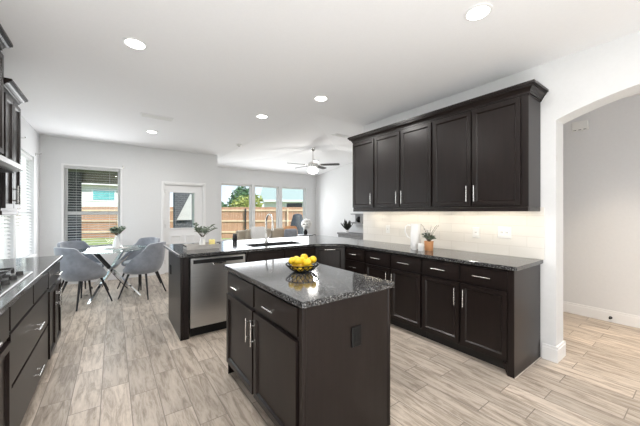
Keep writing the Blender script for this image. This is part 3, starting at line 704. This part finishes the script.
# tray, vase, candle on the peninsula
r = thing('serving_tray', 'grey weathered wooden tray with side handles on the peninsula corner', 'tray', (.885, 3.72, TOP))
k = M(); k.box(-.185, .185, -.11, .11, 0, .012); k.box(-.185, .185, -.11, -.098, .012, .05); k.box(-.185, .185, .098, .11, .012, .05); k.box(-.185, -.173, -.098, .098, .012, .05); k.box(.173, .185, -.098, .098, .012, .05); k.build('tray_body', tray_m, r)
for sg in (-1, 1):
    k = M(); k.tube([(sg * .186, -.05, .035), (sg * .215, -.045, .055), (sg * .215, .045, .055), (sg * .186, .05, .035)], .006, 8); k.build('handle', iron_m, r, smooth=True)
def vase_prof(r0, h, neck, lip): return [(r0 * .75, 0), (r0, h * .12), (r0 * 1.02, h * .35), (neck * 1.2, h * .75), (neck, h * .85), (lip, h), (lip * .8, h), (neck * .8, h * .86), (0, h * .8)]
r = thing('flower_vase', 'white vase of dark green eucalyptus sprigs on the grey tray', 'vase', (.90, 3.74, TOP + .0125))
k = M(); k.lathe(vase_prof(.036, .125, .02, .026)); k.build('vase_body', white_m, r, smooth=True)
k = M(); kl = M(); sprays(k, kl, (0, 0, .11), 13, .21, .75, .048, .03, .024); k.build('stems', bark_m, r); kl.build('leaves', leaf_m, r, recalc=False)
r = thing('jar_candle', 'yellow candle standing on the grey tray beside the vase', 'candle', (1.005, 3.70, TOP + .0125))
k = M(); k.lathe([(.034, 0), (.037, .01), (.037, .085), (.033, .09), (.0, .086)]); k.build('wax_body', candle_m, r, smooth=True)
k = M(); k.cyl((0, 0, .085), (0, 0, .098), .0015, seg=6); k.build('wick', black_m, r)
r = thing('soap_jar', 'small dark grey jar on the far side of the peninsula between tray and faucet', 'jar', (1.50, 4.28, TOP))
k = M(); k.lathe([(.030, 0), (.034, .01), (.034, .085), (.028, .095), (.028, .1), (0, .1)]); k.build('jar_body', leg_m, r, smooth=True)
k = M(); k.lathe([(.030, .1005), (.030, .112), (0, .115)]); k.build('lid', leg_m, r, smooth=True)
# pitcher, cups, plant on the right counter
r = thing('pitcher', 'tall white pitcher with loop handle against the tile backsplash', 'pitcher', (3.0, 2.15, TOP))
k = M(); k.lathe([(.056, 0), (.06, .01), (.06, .18), (.055, .25), (.058, .30), (.053, .30), (.05, .25), (.052, .03), (0, .02)]); k.build('body', white_m, r, smooth=True)
k = M(); k.tube([(-.03, .045, .275), (-.05, .075, .285), (-.062, .105, .26), (-.06, .11, .2), (-.045, .085, .14), (-.03, .05, .12)], .008, 8); k.build('handle', white_m, r, smooth=True)
for i, (x, y, lb) in enumerate(((2.885, 2.085, 'white ceramic cup right in front of the pitcher'), (2.87, 1.985, 'white ceramic cup in front of the terracotta pot'))):
    k = M(); k.lathe([(.026, 0), (.029, .005), (.029, .085), (.026, .085), (.025, .01), (0, .008)], (0, 0, 0)); o = tag(k.build('ceramic_cup', white_m, smooth=True), lb, 'cup', 'cups by the pitcher'); o.location = (x, y, TOP)
r = thing('potted_plant', 'terracotta pot of eucalyptus and dried flowers beside the pitcher', 'plant', (2.965, 1.945, TOP))
k = M(); k.lathe([(.042, 0), (.046, .005), (.05, .10), (.052, .10), (.052, .108), (.045, .108), (.043, .09), (0, .085)]); k.build('pot', terra_m, r, smooth=True)
k = M(); kl = M(); sprays(k, kl, (0, 0, .085), 14, .11, .55, .045, .03, .016); kl.build('leaves', leaf_m, r, recalc=False)
kf = M(); sprays(k, kf, (0, 0, .085), 9, .24, .28, .02, .012, .02); k.build('stems', bark_m, r); kf.build('flowers', pillow_m, r, recalc=False)
# outlets on the tile
def plate(y, z, w, n, label):
    r = thing('wall_outlet', label, 'outlet', (XR - .008, y, z), R90, 'outlets on the backsplash')
    k = M(); k.box(-w / 2, w / 2, -.006, 0, -.058, .058, .003); k.build('cover_plate', plate_m, r)
    for i in range(n):
        x = (i - (n - 1) / 2) * .046; k = M(); k.box(x - .016, x + .016, -.009, -.0062, -.033, .033, .002); k.build('socket', white_m, r)
        k = M(); k.box(x - .007, x - .004, -.0095, -.0091, -.006, .008); k.box(x + .004, x + .007, -.0095, -.0091, -.006, .008); k.build('slots', black_m, r)
plate(1.262, 1.15, .125, 2, 'double white outlet plate on the backsplash nearest the arch')
plate(1.545, 1.135, .075, 1, 'single white outlet plate on the backsplash under the middle of the nearest wall cabinet')
plate(2.79, 1.11, .075, 1, 'single white outlet plate at the far end of the backsplash past the pitcher')
# hall wall
r = thing('door_chime', 'cream chime box high on the hall wall beyond the arch', 'chime', (XH, 1.04, 2.49), R90)
k = M(); k.box(-.08, .08, -.045, 0, -.06, .06, .006); k.build('housing', plate_m, r)
for x in (-.05, 0, .05):
    k = M(); k.box(x - .014, x + .014, -.047, -.0452, -.056, -.050); k.build('vent_slot', leg_m, r)
r = thing('door_stop', 'small black door stop on the hall baseboard', 'door stop', (XH - .0165, .757, .055), R90)
k = M(); k.cyl((0, 0, 0), (0, -.008, 0), .016, seg=14); k.build('flange', black_m, r); k = M(); k.cyl((0, -.008, 0), (0, -.05, 0), .009, .011, 12); k.build('bumper', black_m, r)

# ---------------------------------------------------------------- ceiling fittings
def can(x, y, label, watts=14, off=False):
    r = thing('recessed_light', label, 'light', (x, y, CZ), 0, 'recessed ceiling lights')
    k = M(); k.lathe([(.088, -.0005), (.088, -.006), (.075, -.010), (.070, -.010), (.070, -.0005)], seg=28); k.build('trim_ring', trim_m, r, smooth=True)
    k = M(); k.lathe([(0, -.009), (.069, -.009), (.069, -.002), (0, -.002)], seg=28); k.build('lens', lens_m, r)
    lamp('can_or_fill_lamp', 'AREA', (x, y, CZ - .014), (0, 0, 0), watts, (1, .97, .94), .14)
can(.146, 2.778, 'lit recessed ceiling light above the floor left of the island')
can(2.04, .959, 'lit recessed ceiling light nearest the camera, at the top of the picture', 8)
can(1.735, 3.819, 'lit recessed ceiling light above the peninsula sink')
can(2.04, 2.797, 'lit recessed ceiling light between the island and the wall cabinets')
can(.542, 5.66, 'lit recessed ceiling light beside the air vent near the dining table')
for x, y in ((.15, .9), (.15, -1.2), (2.04, -1.2)):
    lamp('can_or_fill_lamp', 'AREA', (x, y, CZ - .014), (0, 0, 0), 15, (1, .97, .94), .14)  # unseen lamps without fixtures, added to brighten the room
lamp('hall_lamp_or_fill', 'AREA', (4.1, -1.8, CZ - .02), (0, 0, 0), 16, (.98, .99, 1), .5)  # unseen neutral lamp, added to brighten the hall wall
lamp('hall_lamp_or_fill', 'AREA', (4.15, 0.6, CZ - .02), (0, 0, 0), 8, (1, .83, .64), .3, spread=math.radians(75))
lamp('hall_lamp_or_fill', 'AREA', (4.15, -.8, CZ - .02), (0, 0, 0), 8, (1, .83, .64), .3, spread=math.radians(75))
def vent(x, y, z, rz, w, d, label, slope=0):
    r = thing('ceiling_vent', label, 'vent', (x, y, z), rz, 'ceiling vents')
    if slope: r.rotation_euler = (slope, 0, rz)
    k = M(); k.box(-w / 2, w / 2, -d / 2, d / 2, -.008, -.0005, .003); k.build('frame', trim_m, r)
    k = M(); n = 9
    for i in range(n):
        yy = -d / 2 + .025 + (d - .05) * i / (n - 1); k.box(-w / 2 + .02, w / 2 - .02, yy - .004, yy + .004, -.012, -.0082)
    k.build('louvers', plate_m, r)
vent(.518, 4.75, CZ, 0, .42, .17, 'white rectangular air vent in the ceiling near the dining table')
vz = vault_z(3.62, 4.3)
vent(3.62, 4.3, vz, 0, .36, .2, 'white air vent in the raised ceiling beside the wall cabinets', math.atan(.12))
r = thing('smoke_detector', 'round white smoke detector on the ceiling toward the living room windows', 'smoke detector', (2.087, 5.70, CZ))
k = M(); k.lathe([(0, -.035), (.035, -.033), (.05, -.02), (.055, -.0005), (0, -.0005)]); k.build('housing', plate_m, r, smooth=True)
k = M(); k.lathe([(.0, -.038), (.018, -.038), (.018, -.0335), (0, -.0335)]); k.build('sensor_cap', leg_m, r)
# ceiling fan
FX, FY = 4.03, 5.87; FZ = vault_z(FX, FY)
r = thing('ceiling_fan', 'ceiling fan with dark blades and glowing light kit in the living room', 'fan', (FX, FY, FZ))
k = M(); k.lathe([(.0, .0), (.065, -.0), (.06, -.05), (.03, -.085), (0, -.09)]); k.build('canopy', nickel_m, r, smooth=True)
k = M(); k.cyl((0, 0, -.08), (0, 0, -.36), .012, seg=10); k.build('downrod', nickel_m, r)
k = M(); k.lathe([(.03, -.33), (.06, -.35), (.115, -.38), (.125, -.44), (.10, -.49), (.06, -.50), (0, -.5)]); k.build('motor_housing', nickel_m, r, smooth=True)
for i in range(5):
    a = math.radians(-46 + 72 * i); rt = Matrix.Rotation(a, 4, 'Z') @ Matrix.Rotation(math.radians(-12), 4, 'X')
    k = M(); k.prism([(.20, -.05), (.45, -.066), (.64, -.062), (.67, -.03), (.67, .03), (.64, .062), (.45, .066), (.20, .05)], 2, -.004, .004)
    bmesh.ops.transform(k.b, matrix=Matrix.Translation((0, 0, -.43)) @ rt, verts=k.b.verts); bl = k.build('blade', cabin_m, r)
    k = M(); k.box(.10, .25, -.018, .018, -.012, -.0045, .002); bmesh.ops.transform(k.b, matrix=Matrix.Translation((0, 0, -.43)) @ rt, verts=k.b.verts); k.build('blade_arm', nickel_m, bl)
k = M(); k.lathe([(.075, -.505), (.10, -.515), (.135, -.55), (.135, -.585), (.10, -.63), (0, -.65)]); k.build('light_globe', globe_m, r, smooth=True)
lamp('fan_lamp', 'POINT', (FX, FY, FZ - .78), (0, 0, 0), 22, (1, .97, .93), .12)

# ---------------------------------------------------------------- dining nook
TX, TY = 0.0, 5.80
r = thing('dining_table', 'round glass dining table with crossed chrome and dark legs in the nook', 'table', (TX, TY, 0))
k = M(); k.lathe([(0, .742), (.50, .742), (.504, .746), (.504, .752), (.50, .756), (0, .756)], seg=48); o = k.build('glass_top', tabglass_m, r, smooth=True)
for i, a in enumerate((-35, 145, 55, 235)):
    a = math.radians(a); d = Vector((math.cos(a), math.sin(a), 0)); sd = Vector((-d.y, d.x, 0)) * .035; n_ = Vector((0, 0, 1))
    pts = [d * .44, d * -.34]; k = M()
    z = (0.0, .742); off = sd * (.9 if i < 2 else -.9) * (1 if i % 2 else -1)
    a0 = pts[0] + Vector((0, 0, z[0])) + off; a1 = pts[1] + Vector((0, 0, z[1])) + off; tdir = (a1 - a0).normalized(); h = d * .03
    vv = [k.b.verts.new(p) for p in (a0 - sd * .6 - h, a0 + sd * .6 - h, a0 + sd * .6 + h, a0 - sd * .6 + h, a1 - sd * .6 - h, a1 + sd * .6 - h, a1 + sd * .6 + h, a1 - sd * .6 + h)]
    for q in ((0, 3, 2, 1), (4, 5, 6, 7), (0, 1, 5, 4), (1, 2, 6, 5), (2, 3, 7, 6), (3, 0, 4, 7)): k.b.faces.new([vv[j] for j in q])
    k.build('leg', chrome_m if i < 2 or i == 3 else leg_m, r)

def chair_parts(r):
    # seat cushion
    k = M(); k.lathe([(0, .40), (.19, .40), (.225, .42), (.235, .445), (.225, .47), (.19, .482), (0, .486)], seg=32)
    for v in k.b.verts: v.co.x *= 1.02; v.co.y *= .98
    k.build('seat_cushion', velvet_m, r, smooth=True)
    # curved back shell, high at the rear, sloping down to the front of the seat
    k = M(); N = 40; Mz = 8; grid = []
    for i in range(N + 1):
        a = math.radians(-128 + 256 * i / N)
        f = max(0, math.cos(a * .72)); top = .465 + .385 * (f ** 1.1 if abs(a) < 2.2 else 0)
        if abs(a) < .75: top = .465 + .385 * (math.cos(.75 * .72) ** 1.1) + .02 * (1 - (a / .75) ** 2) + .062
        elif abs(a) < 1.15:
            t = (abs(a) - .75) / .4; top += .062 * (1 - t) ** 2
        col = []
        for j in range(Mz + 1):
            t = j / Mz; z = .395 + (top - .395) * t
            rad = .195 + .055 * min(1, t * 3) ** .6 + (.05 * f) * ((z - .395) / .45)
            col.append(k.b.verts.new((-rad * math.cos(a), rad * math.sin(a), z)))
        grid.append(col)
    for i in range(N):
        for j in range(Mz): k.b.faces.new((grid[i][j], grid[i + 1][j], grid[i + 1][j + 1], grid[i][j + 1]))
    o = k.build('backrest', velvet_m, r, smooth=True)
    m = o.modifiers.new('thick', 'SOLIDIFY'); m.thickness = .035; m.offset = 0; bv = o.modifiers.new('round', 'BEVEL'); bv.width = .012; bv.segments = 2; bv.limit_method = 'ANGLE'
    # underside pan
    k = M(); k.lathe([(0, .372), (.15, .372), (.205, .399), (0, .399)], seg=28); k.build('seat_pan', velvet_m, r, smooth=True)
    for sx_, sy_ in ((1, 1), (1, -1), (-1, 1), (-1, -1)):
        k = M(); k.cyl((sx_ * .13, sy_ * .13, .385), (sx_ * .225, sy_ * .225, 0), .016, .009, 10); k.build('leg', leg_m, r, smooth=True)
G = 'dining chairs around the glass table'
c0 = thing('dining_chair', 'grey velvet dining chair nearest the left counter, its back to the camera', 'chair', (-.34, 5.45, 0), math.radians(34), G); chair_parts(c0); c0.scale = (1.06, 1.06, 1)
dup(c0, (.40, 5.49, 0), math.radians(142), 'grey velvet dining chair with its back toward the peninsula, front right of the table', G)
dup(c0, (-.40, 6.19, 0), math.radians(-46), 'grey velvet dining chair under the window behind the table, on its left side', G)
dup(c0, (.40, 6.19, 0), math.radians(-136), 'grey velvet dining chair behind the table on the side of the back door', G)
r = thing('table_vase', 'white bottle vase of pale eucalyptus on the glass dining table', 'vase', (.05, 5.80, .7725))
k = M(); k.lathe([(.048, 0), (.055, .012), (.05, .07), (.03, .15), (.021, .19), (.023, .2), (.017, .2), (.015, .18), (0, .17)]); k.build('vase_body', white_m, r, smooth=True)
k = M(); kl = M(); sprays(k, kl, (0, 0, .185), 26, .17, .62, .05, .036, .016, .8); k.build('stems', bark_m, r); kl.build('leaves', paleleaf_m, r, recalc=False)
r = thing('table_book', 'grey book lying under the vase on the glass dining table', 'book', (.06, 5.80, .757), math.radians(-30))
k = M(); k.box(-.15, .15, -.11, .11, 0, .003); k.box(-.15, .15, -.11, .11, .0125, .0155); k.box(-.15, -.147, -.11, .11, .003, .0125); k.build('cover', tray_m, r)
k = M(); k.box(-.1468, .146, -.106, .106, .0032, .0123); k.build('pages', pillow_m, r)

# ---------------------------------------------------------------- living room
# sofa under the windows
SXc, SYc = 3.75, 7.55
r = thing('sofa', 'beige sofa standing in front of the living room windows', 'sofa', (SXc, SYc, 0), 0)
k = M(); k.box(-.95, .95, -.42, .42, .08, .40, .03, 2); k.build('base', sofa_m, r)
k = M(); k.box(-.95, .95, .20, .42, .40, .84, .05, 3); k.build('backrest', sofa_m, r)
for x0 in (-.95, .77): k = M(); k.box(x0, x0 + .18, -.42, .198, .401, .62, .04, 3); k.build('armrest', sofa_m, r)
for x0 in (-.765, .005): k = M(); k.box(x0, x0 + .76, -.42, .195, .402, .53, .04, 3); k.build('seat_cushion', sofa_m, r)
for x0 in (-.76, .01): k = M(); k.box(x0, x0 + .75, .03, .195, .535, .88, .05, 3); k.build('back_cushion', sofa_m, r)
for sx_ in (-.88, .88):
    for sy_ in (-.36, .36): k = M(); k.cyl((sx_, sy_, 0), (sx_, sy_, .082), .02, .025, 10); k.build('leg', cabin_m, r)
def cushion(loc, rz, w, h, m, label):
    k = M(); k.ball((0, 0, 0), .5, (w * 1.05, .16, h * 1.05), u=20, v=14)
    for v in k.b.verts:
        v.co.x = max(-w / 2, min(w / 2, v.co.x * 1.25)); v.co.z = max(-h / 2, min(h / 2, v.co.z * 1.25))
    o = tag(k.build('throw_pillow', m, smooth=True), label, 'pillow', 'throw pillows on the sofa'); o.location = loc; o.rotation_euler = (-.18, 0, rz); return o
cushion((3.27, 7.40, .75), .1, .45, .40, pillow_m, 'white throw pillow on the left seat of the beige sofa')
cushion((4.28, 7.40, .75), -.15, .40, .38, terra_m, 'rust throw pillow on the right seat of the beige sofa')
# armchair with its back to the kitchen
r = thing('armchair', 'grey upholstered armchair with its back to the kitchen faucet', 'armchair', (3.62, 6.55, 0), math.radians(180))
k = M(); k.box(-.34, .34, -.36, .34, .14, .42, .03, 2); k.build('base', velvet_m, r)
k = M(); k.box(-.18, .18, .22, .36, .421, .94, .06, 3); k.build('backrest', velvet_m, r)
for x0 in (-.34, .22): k = M(); k.box(x0, x0 + .12, -.34, .215, .421, .60, .04, 2); k.build('armrest', velvet_m, r)
for sx_ in (-.27, .27):
    for sy_ in (-.28, .27): k = M(); k.cyl((sx_, sy_, 0), (sx_, sy_, .142), .014, .02, 10); k.build('leg', cabin_m, r)
# side table with vase in the far corner
r = thing('side_table', 'grey side table with black metal frame in front of the last living room window', 'table', (5.33, 8.30, 0))
k = M(); k.box(-.33, .25, -.22, .22, .53, .585, .004); k.build('tabletop', greywood_m, r)
for sx_ in (-.3, .22):
    for sy_ in (-.19, .19): k = M(); k.box(sx_ - .012, sx_ + .012, sy_ - .012, sy_ + .012, 0, .53); k.build('leg', leg_m, r)
k = M(); k.tube([(.25, -.1, .56), (.40, -.1, .57), (.41, -.1, .49)], .014, 8); k.build('side_bracket', leg_m, r)
r = thing('corner_vase', 'dark vase holding a white hydrangea globe on the grey side table', 'vase', (5.37, 8.27, .586))
k = M(); k.lathe([(.05, 0), (.07, .03), (.075, .09), (.045, .15), (.05, .17), (0, .16)]); k.build('vase_body', black_m, r, smooth=True)
k = M(); random.seed(8)
for i in range(90):
    d = Vector((random.gauss(0, 1), random.gauss(0, 1), random.gauss(0, 1))).normalized(); k.ball(Vector((.05, 0, .36)) + d * .15, .042, u=7, v=5)
k.build('bloom', pillow_m, r, smooth=True)
k = M(); k.cyl((0, 0, .14), (.04, 0, .30), .006, seg=6); k.build('stem', leaf_m, r)
# console table, wall shelf, plant on the right living room wall
r = thing('console_table', 'grey driftwood console table along the far right living room wall', 'table', (6.06, 6.45, 0))
k = M(); k.box(-.21, .21, -.75, .70, .655, .705, .005); k.build('tabletop', greywood_m, r)
k = M(); k.box(-.19, .19, -.72, .67, .555, .654, .004); k.build('apron', greywood_m, r)
for y in (-.65, .0, .28):
    for x in (-.14, .14): k = M(); k.box(x - .045, x + .045, y - .05, y + .05, 0, .554, .004); k.build('leg', tray_m, r)
r = thing('snake_plant', 'dark leafed plant in a small white pot on the grey console table', 'plant', (5.98, 6.80, .706))
k = M(); k.lathe([(.045, 0), (.06, .09), (.053, .09), (.0, .08)]); k.build('pot', white_m, r, smooth=True)
k = M(); random.seed(3)
for i in range(13):
    a = 2 * PI * i / 13; t = random.uniform(.3, .8); L_ = random.uniform(.24, .42)
    for s_ in range(1): k.leaf((.02 * math.cos(a), .02 * math.sin(a), .075), (math.cos(a) * t, math.sin(a) * t, 1), (math.cos(a), math.sin(a), -.3), L_, .085, .05)
k.build('leaves', darkleaf_m, r, recalc=False)
r = thing('wall_shelf', 'grey box shelf on the far living room wall above the console table', 'shelf', (XB - .002, 6.36, 1.0), 0)
k = M()
for q in ((-.46, .38, .28, .31), (-.46, .38, 0, .04)): k.box(-.22, 0, q[0], q[1], q[2], q[3])
k.box(-.22, 0, -.46, -.05, .04, .28); k.box(-.02, 0, -.05, .38, .04, .28); k.build('shelf_box', greywood_m, r)
r = thing('round_vase', 'small dark round vase inside the box shelf on the far wall', 'vase', (XB - .14, 6.45, 1.041))
k = M(); k.lathe([(.04, 0), (.085, .04), (.095, .09), (.07, .14), (.035, .165), (.04, .18), (0, .17)]); k.build('vase_body', black_m, r, smooth=True)
r = thing('wall_sconce', 'small grey sconce on the far wall beside the end wall cabinet', 'sconce', (XB - .001, 6.62, 1.55), R90)
k = M(); k.box(-.03, .03, -.02, 0, -.08, .2, .004); k.build('back_plate', tray_m, r)
k = M(); k.lathe([(.02, -.03), (.05, -.0), (.055, .03), (.045, .03), (0, .0)], (0, -.075, 0)); k.build('cup', nickel_m, r, smooth=True)

# ---------------------------------------------------------------- outdoors
GZ = -.12
k = M(); k.box(-60, 60, YB + .16, 80, GZ - .3, GZ - .02); k.box(-60, XL - .16, -30, YB + .16, GZ - .3, GZ - .02); k.box(XL - .16, 60, -30, YK - .01, GZ - .3, GZ - .02); struct(k.build('lawn', grass_m))
k = M(); k.box(-2.2, 2.04, YN + .16, 11.0, GZ - .019, GZ + .03); struct(k.build('patio_slab', concrete_m))
k = M(); k.box(-2.4, XJ - .16, YN + .16, 11.0, 2.50, 2.62); k.box(-2.4, XJ - .16, 10.8, 11.0, 2.22, 2.5); struct(k.build('patio_ceiling', soffit_m))
def pillar(x0, x1, y0, y1, z1, label):
    k = M(); k.box(x0, x1, y0, y1, GZ - .02, z1); return tag(k.build('brick_pillar', darkbrick_m), label, 'pillar', 'dark brick pillars outside')
pillar(-1.10, -.74, 10.62, 10.79, 2.49, 'dark brick patio pillar seen through the left edge of the back wall window')
pillar(1.87, 2.60, 11.8, 12.2, 2.9, 'dark brick pillar seen through the back door glass')
# added white triangle shaped as a bright patch, in front of the second pillar
k = M(); k.prism([(1.91, 1.06), (2.43, 1.06), (2.43, 2.04), (2.38, 2.04)], 1, 11.70, 11.73); tag(k.build('bright_triangle', triangle_m), 'added white triangle for a bright patch before the brick pillar behind the back door', 'canvas')
# fence
FA = Vector((-9.5, 26.9, 0)); FB = Vector((14.5, 9.7, 0)); fd = (FB - FA); FL = fd.length; frz = math.atan2(fd.y, fd.x)
r = thing('wooden_fence', 'tall wooden picket fence across the back yard', 'fence', (FA.x, FA.y, GZ - .02), frz)
k = M(); x = 0
while x < FL:
    h = 1.78 + random.uniform(-.012, .012)
    k.box(x, x + .138, .0, .018, .02, h); x += .146
k.build('pickets', picket_m, r)
for z in (.32, .95, 1.55):
    k = M(); k.box(0, FL, -.042, -.001, z, z + .09); k.build('rail', rail_m, r)
for i in range(int(FL / 2.4) + 1):
    k = M(); k.box(i * 2.4, i * 2.4 + .07, -.115, -.043, 0, 1.70); k.build('post', rail_m if i % 2 else leg_m, r)
# houses
def house(cx, cy, w, d, zw, zr_, wm, rm, label, windows, rz=0):
    r = thing('neighbor_house', label, 'house', (cx, cy, GZ - .02), rz, 'houses beyond the fence')
    k = M(); k.box(-w / 2, w / 2, -d / 2, d / 2, 0, zw); k.build('walls', wm, r)
    k = M(); o = .45
    k.prism([(-d / 2 - o, zw - .12), (d / 2 + o, zw - .12), (0, zr_)], 0, -w / 2 - o, w / 2 + o); k.build('roof', rm, r)
    k = M(); k.box(-w / 2 - o, w / 2 + o, -d / 2 - o - .04, -d / 2 - o - .001, zw - .22, zw - .02); k.build('fascia', trim_m, r)
    for x, z, ww, hh, m in windows:
        k = M(); k.box(x - ww / 2 - .1, x + ww / 2 + .1, -d / 2 - .05, -d / 2 - .001, z - hh / 2 - .1, z + hh / 2 + .1); f = k.build('window_frame', trim_m, r)
        k = M(); k.box(x - ww / 2, x + ww / 2, -d / 2 - .07, -d / 2 - .051, z - hh / 2, z + hh / 2); k.build('window_pane', m, f)
    return r
house(-.4, 33, 9, 7, 3.9, 5.6, siding_m, greyroof_m, 'white house with a teal window seen through the back wall window', [(-.2, 2.85, 1.4, .75, teal_m), (-3.2, 2.75, 1.0, 1.0, teal_m)])
house(20.1, 26.4, 13, 8, 2.75, 6.2, siding_m, roof_m, 'pale roofed house seen through the middle and right living room windows', [(-3.4, 2.0, 1.6, .8, leg_m), (1.2, 2.0, 1.8, .8, leg_m)], math.radians(-36))
def tree(x, y, trunk_h, blobs, lm, label, name='leafy_tree', n=900, seed=1):
    random.seed(seed); r = thing(name, label, 'tree' if name == 'leafy_tree' else 'bush', (x, y, GZ - .02), 0, 'trees beyond the fence')
    k = M(); k.tube([(0, 0, 0), (.05, 0, trunk_h * .5), (0, .04, trunk_h)], [.12, .10, .05], 8); k.build('trunk', bark_m, r)
    k = M(); tot = sum(b[3] ** 2 for b in blobs)
    for bx, by, bz, br in blobs:
        for i in range(int(n * br * br / tot)):
            d = Vector((random.gauss(0, 1), random.gauss(0, 1), random.gauss(0, 1))).normalized(); p = Vector((bx, by, bz)) + d * br * random.uniform(.6, 1.05)
            k.leaf(p, (random.uniform(-1, 1), random.uniform(-1, 1), random.uniform(-.6, .6)), d, random.uniform(.16, .3), random.uniform(.12, .2))
    k.build('crown', lm, r, recalc=False)
tree(10.3, 28.0, 2.6, [(0, 0, 3.0, .85), (.6, 0, 2.7, .8), (-.45, .2, 2.3, .6), (.2, 0, 3.65, .5), (1.0, 0, 3.2, .7)], treeleaf_m, 'dark green tree beyond the fence in the left living room window', n=1600)
tree(7.9, 20.5, 1.2, [(0, 0, 2.0, .75), (.7, 0, 2.1, .75), (-.6, .1, 1.8, .45)], bushleaf_m, 'yellow green bush showing above the fence in the left living room window', name='leafy_bush', n=900, seed=2)
tree(5.3, 19.2, 1.0, [(0, 0, 1.75, .5), (.5, 0, 1.65, .4)], treeleaf_m, 'small dark shrub top above the fence at the left edge of the living room windows', name='leafy_bush', n=500, seed=3)
r = thing('covered_grill', 'grill under a black cover on the lawn outside the right living room window', 'grill', (6.5, 10.65, GZ - .02))
k = M(); k.lathe([(.33, .0), (.33, .5), (.30, .8), (.24, 1.1), (.17, 1.38), (.08, 1.42), (0, 1.43)], seg=20)
for v in k.b.verts: v.co.x *= 1.15
k.build('cover', cover_m, r, smooth=True)
k = M(); k.box(-.30, .30, -.26, .26, .02, .06); k.build('base', leg_m, r)
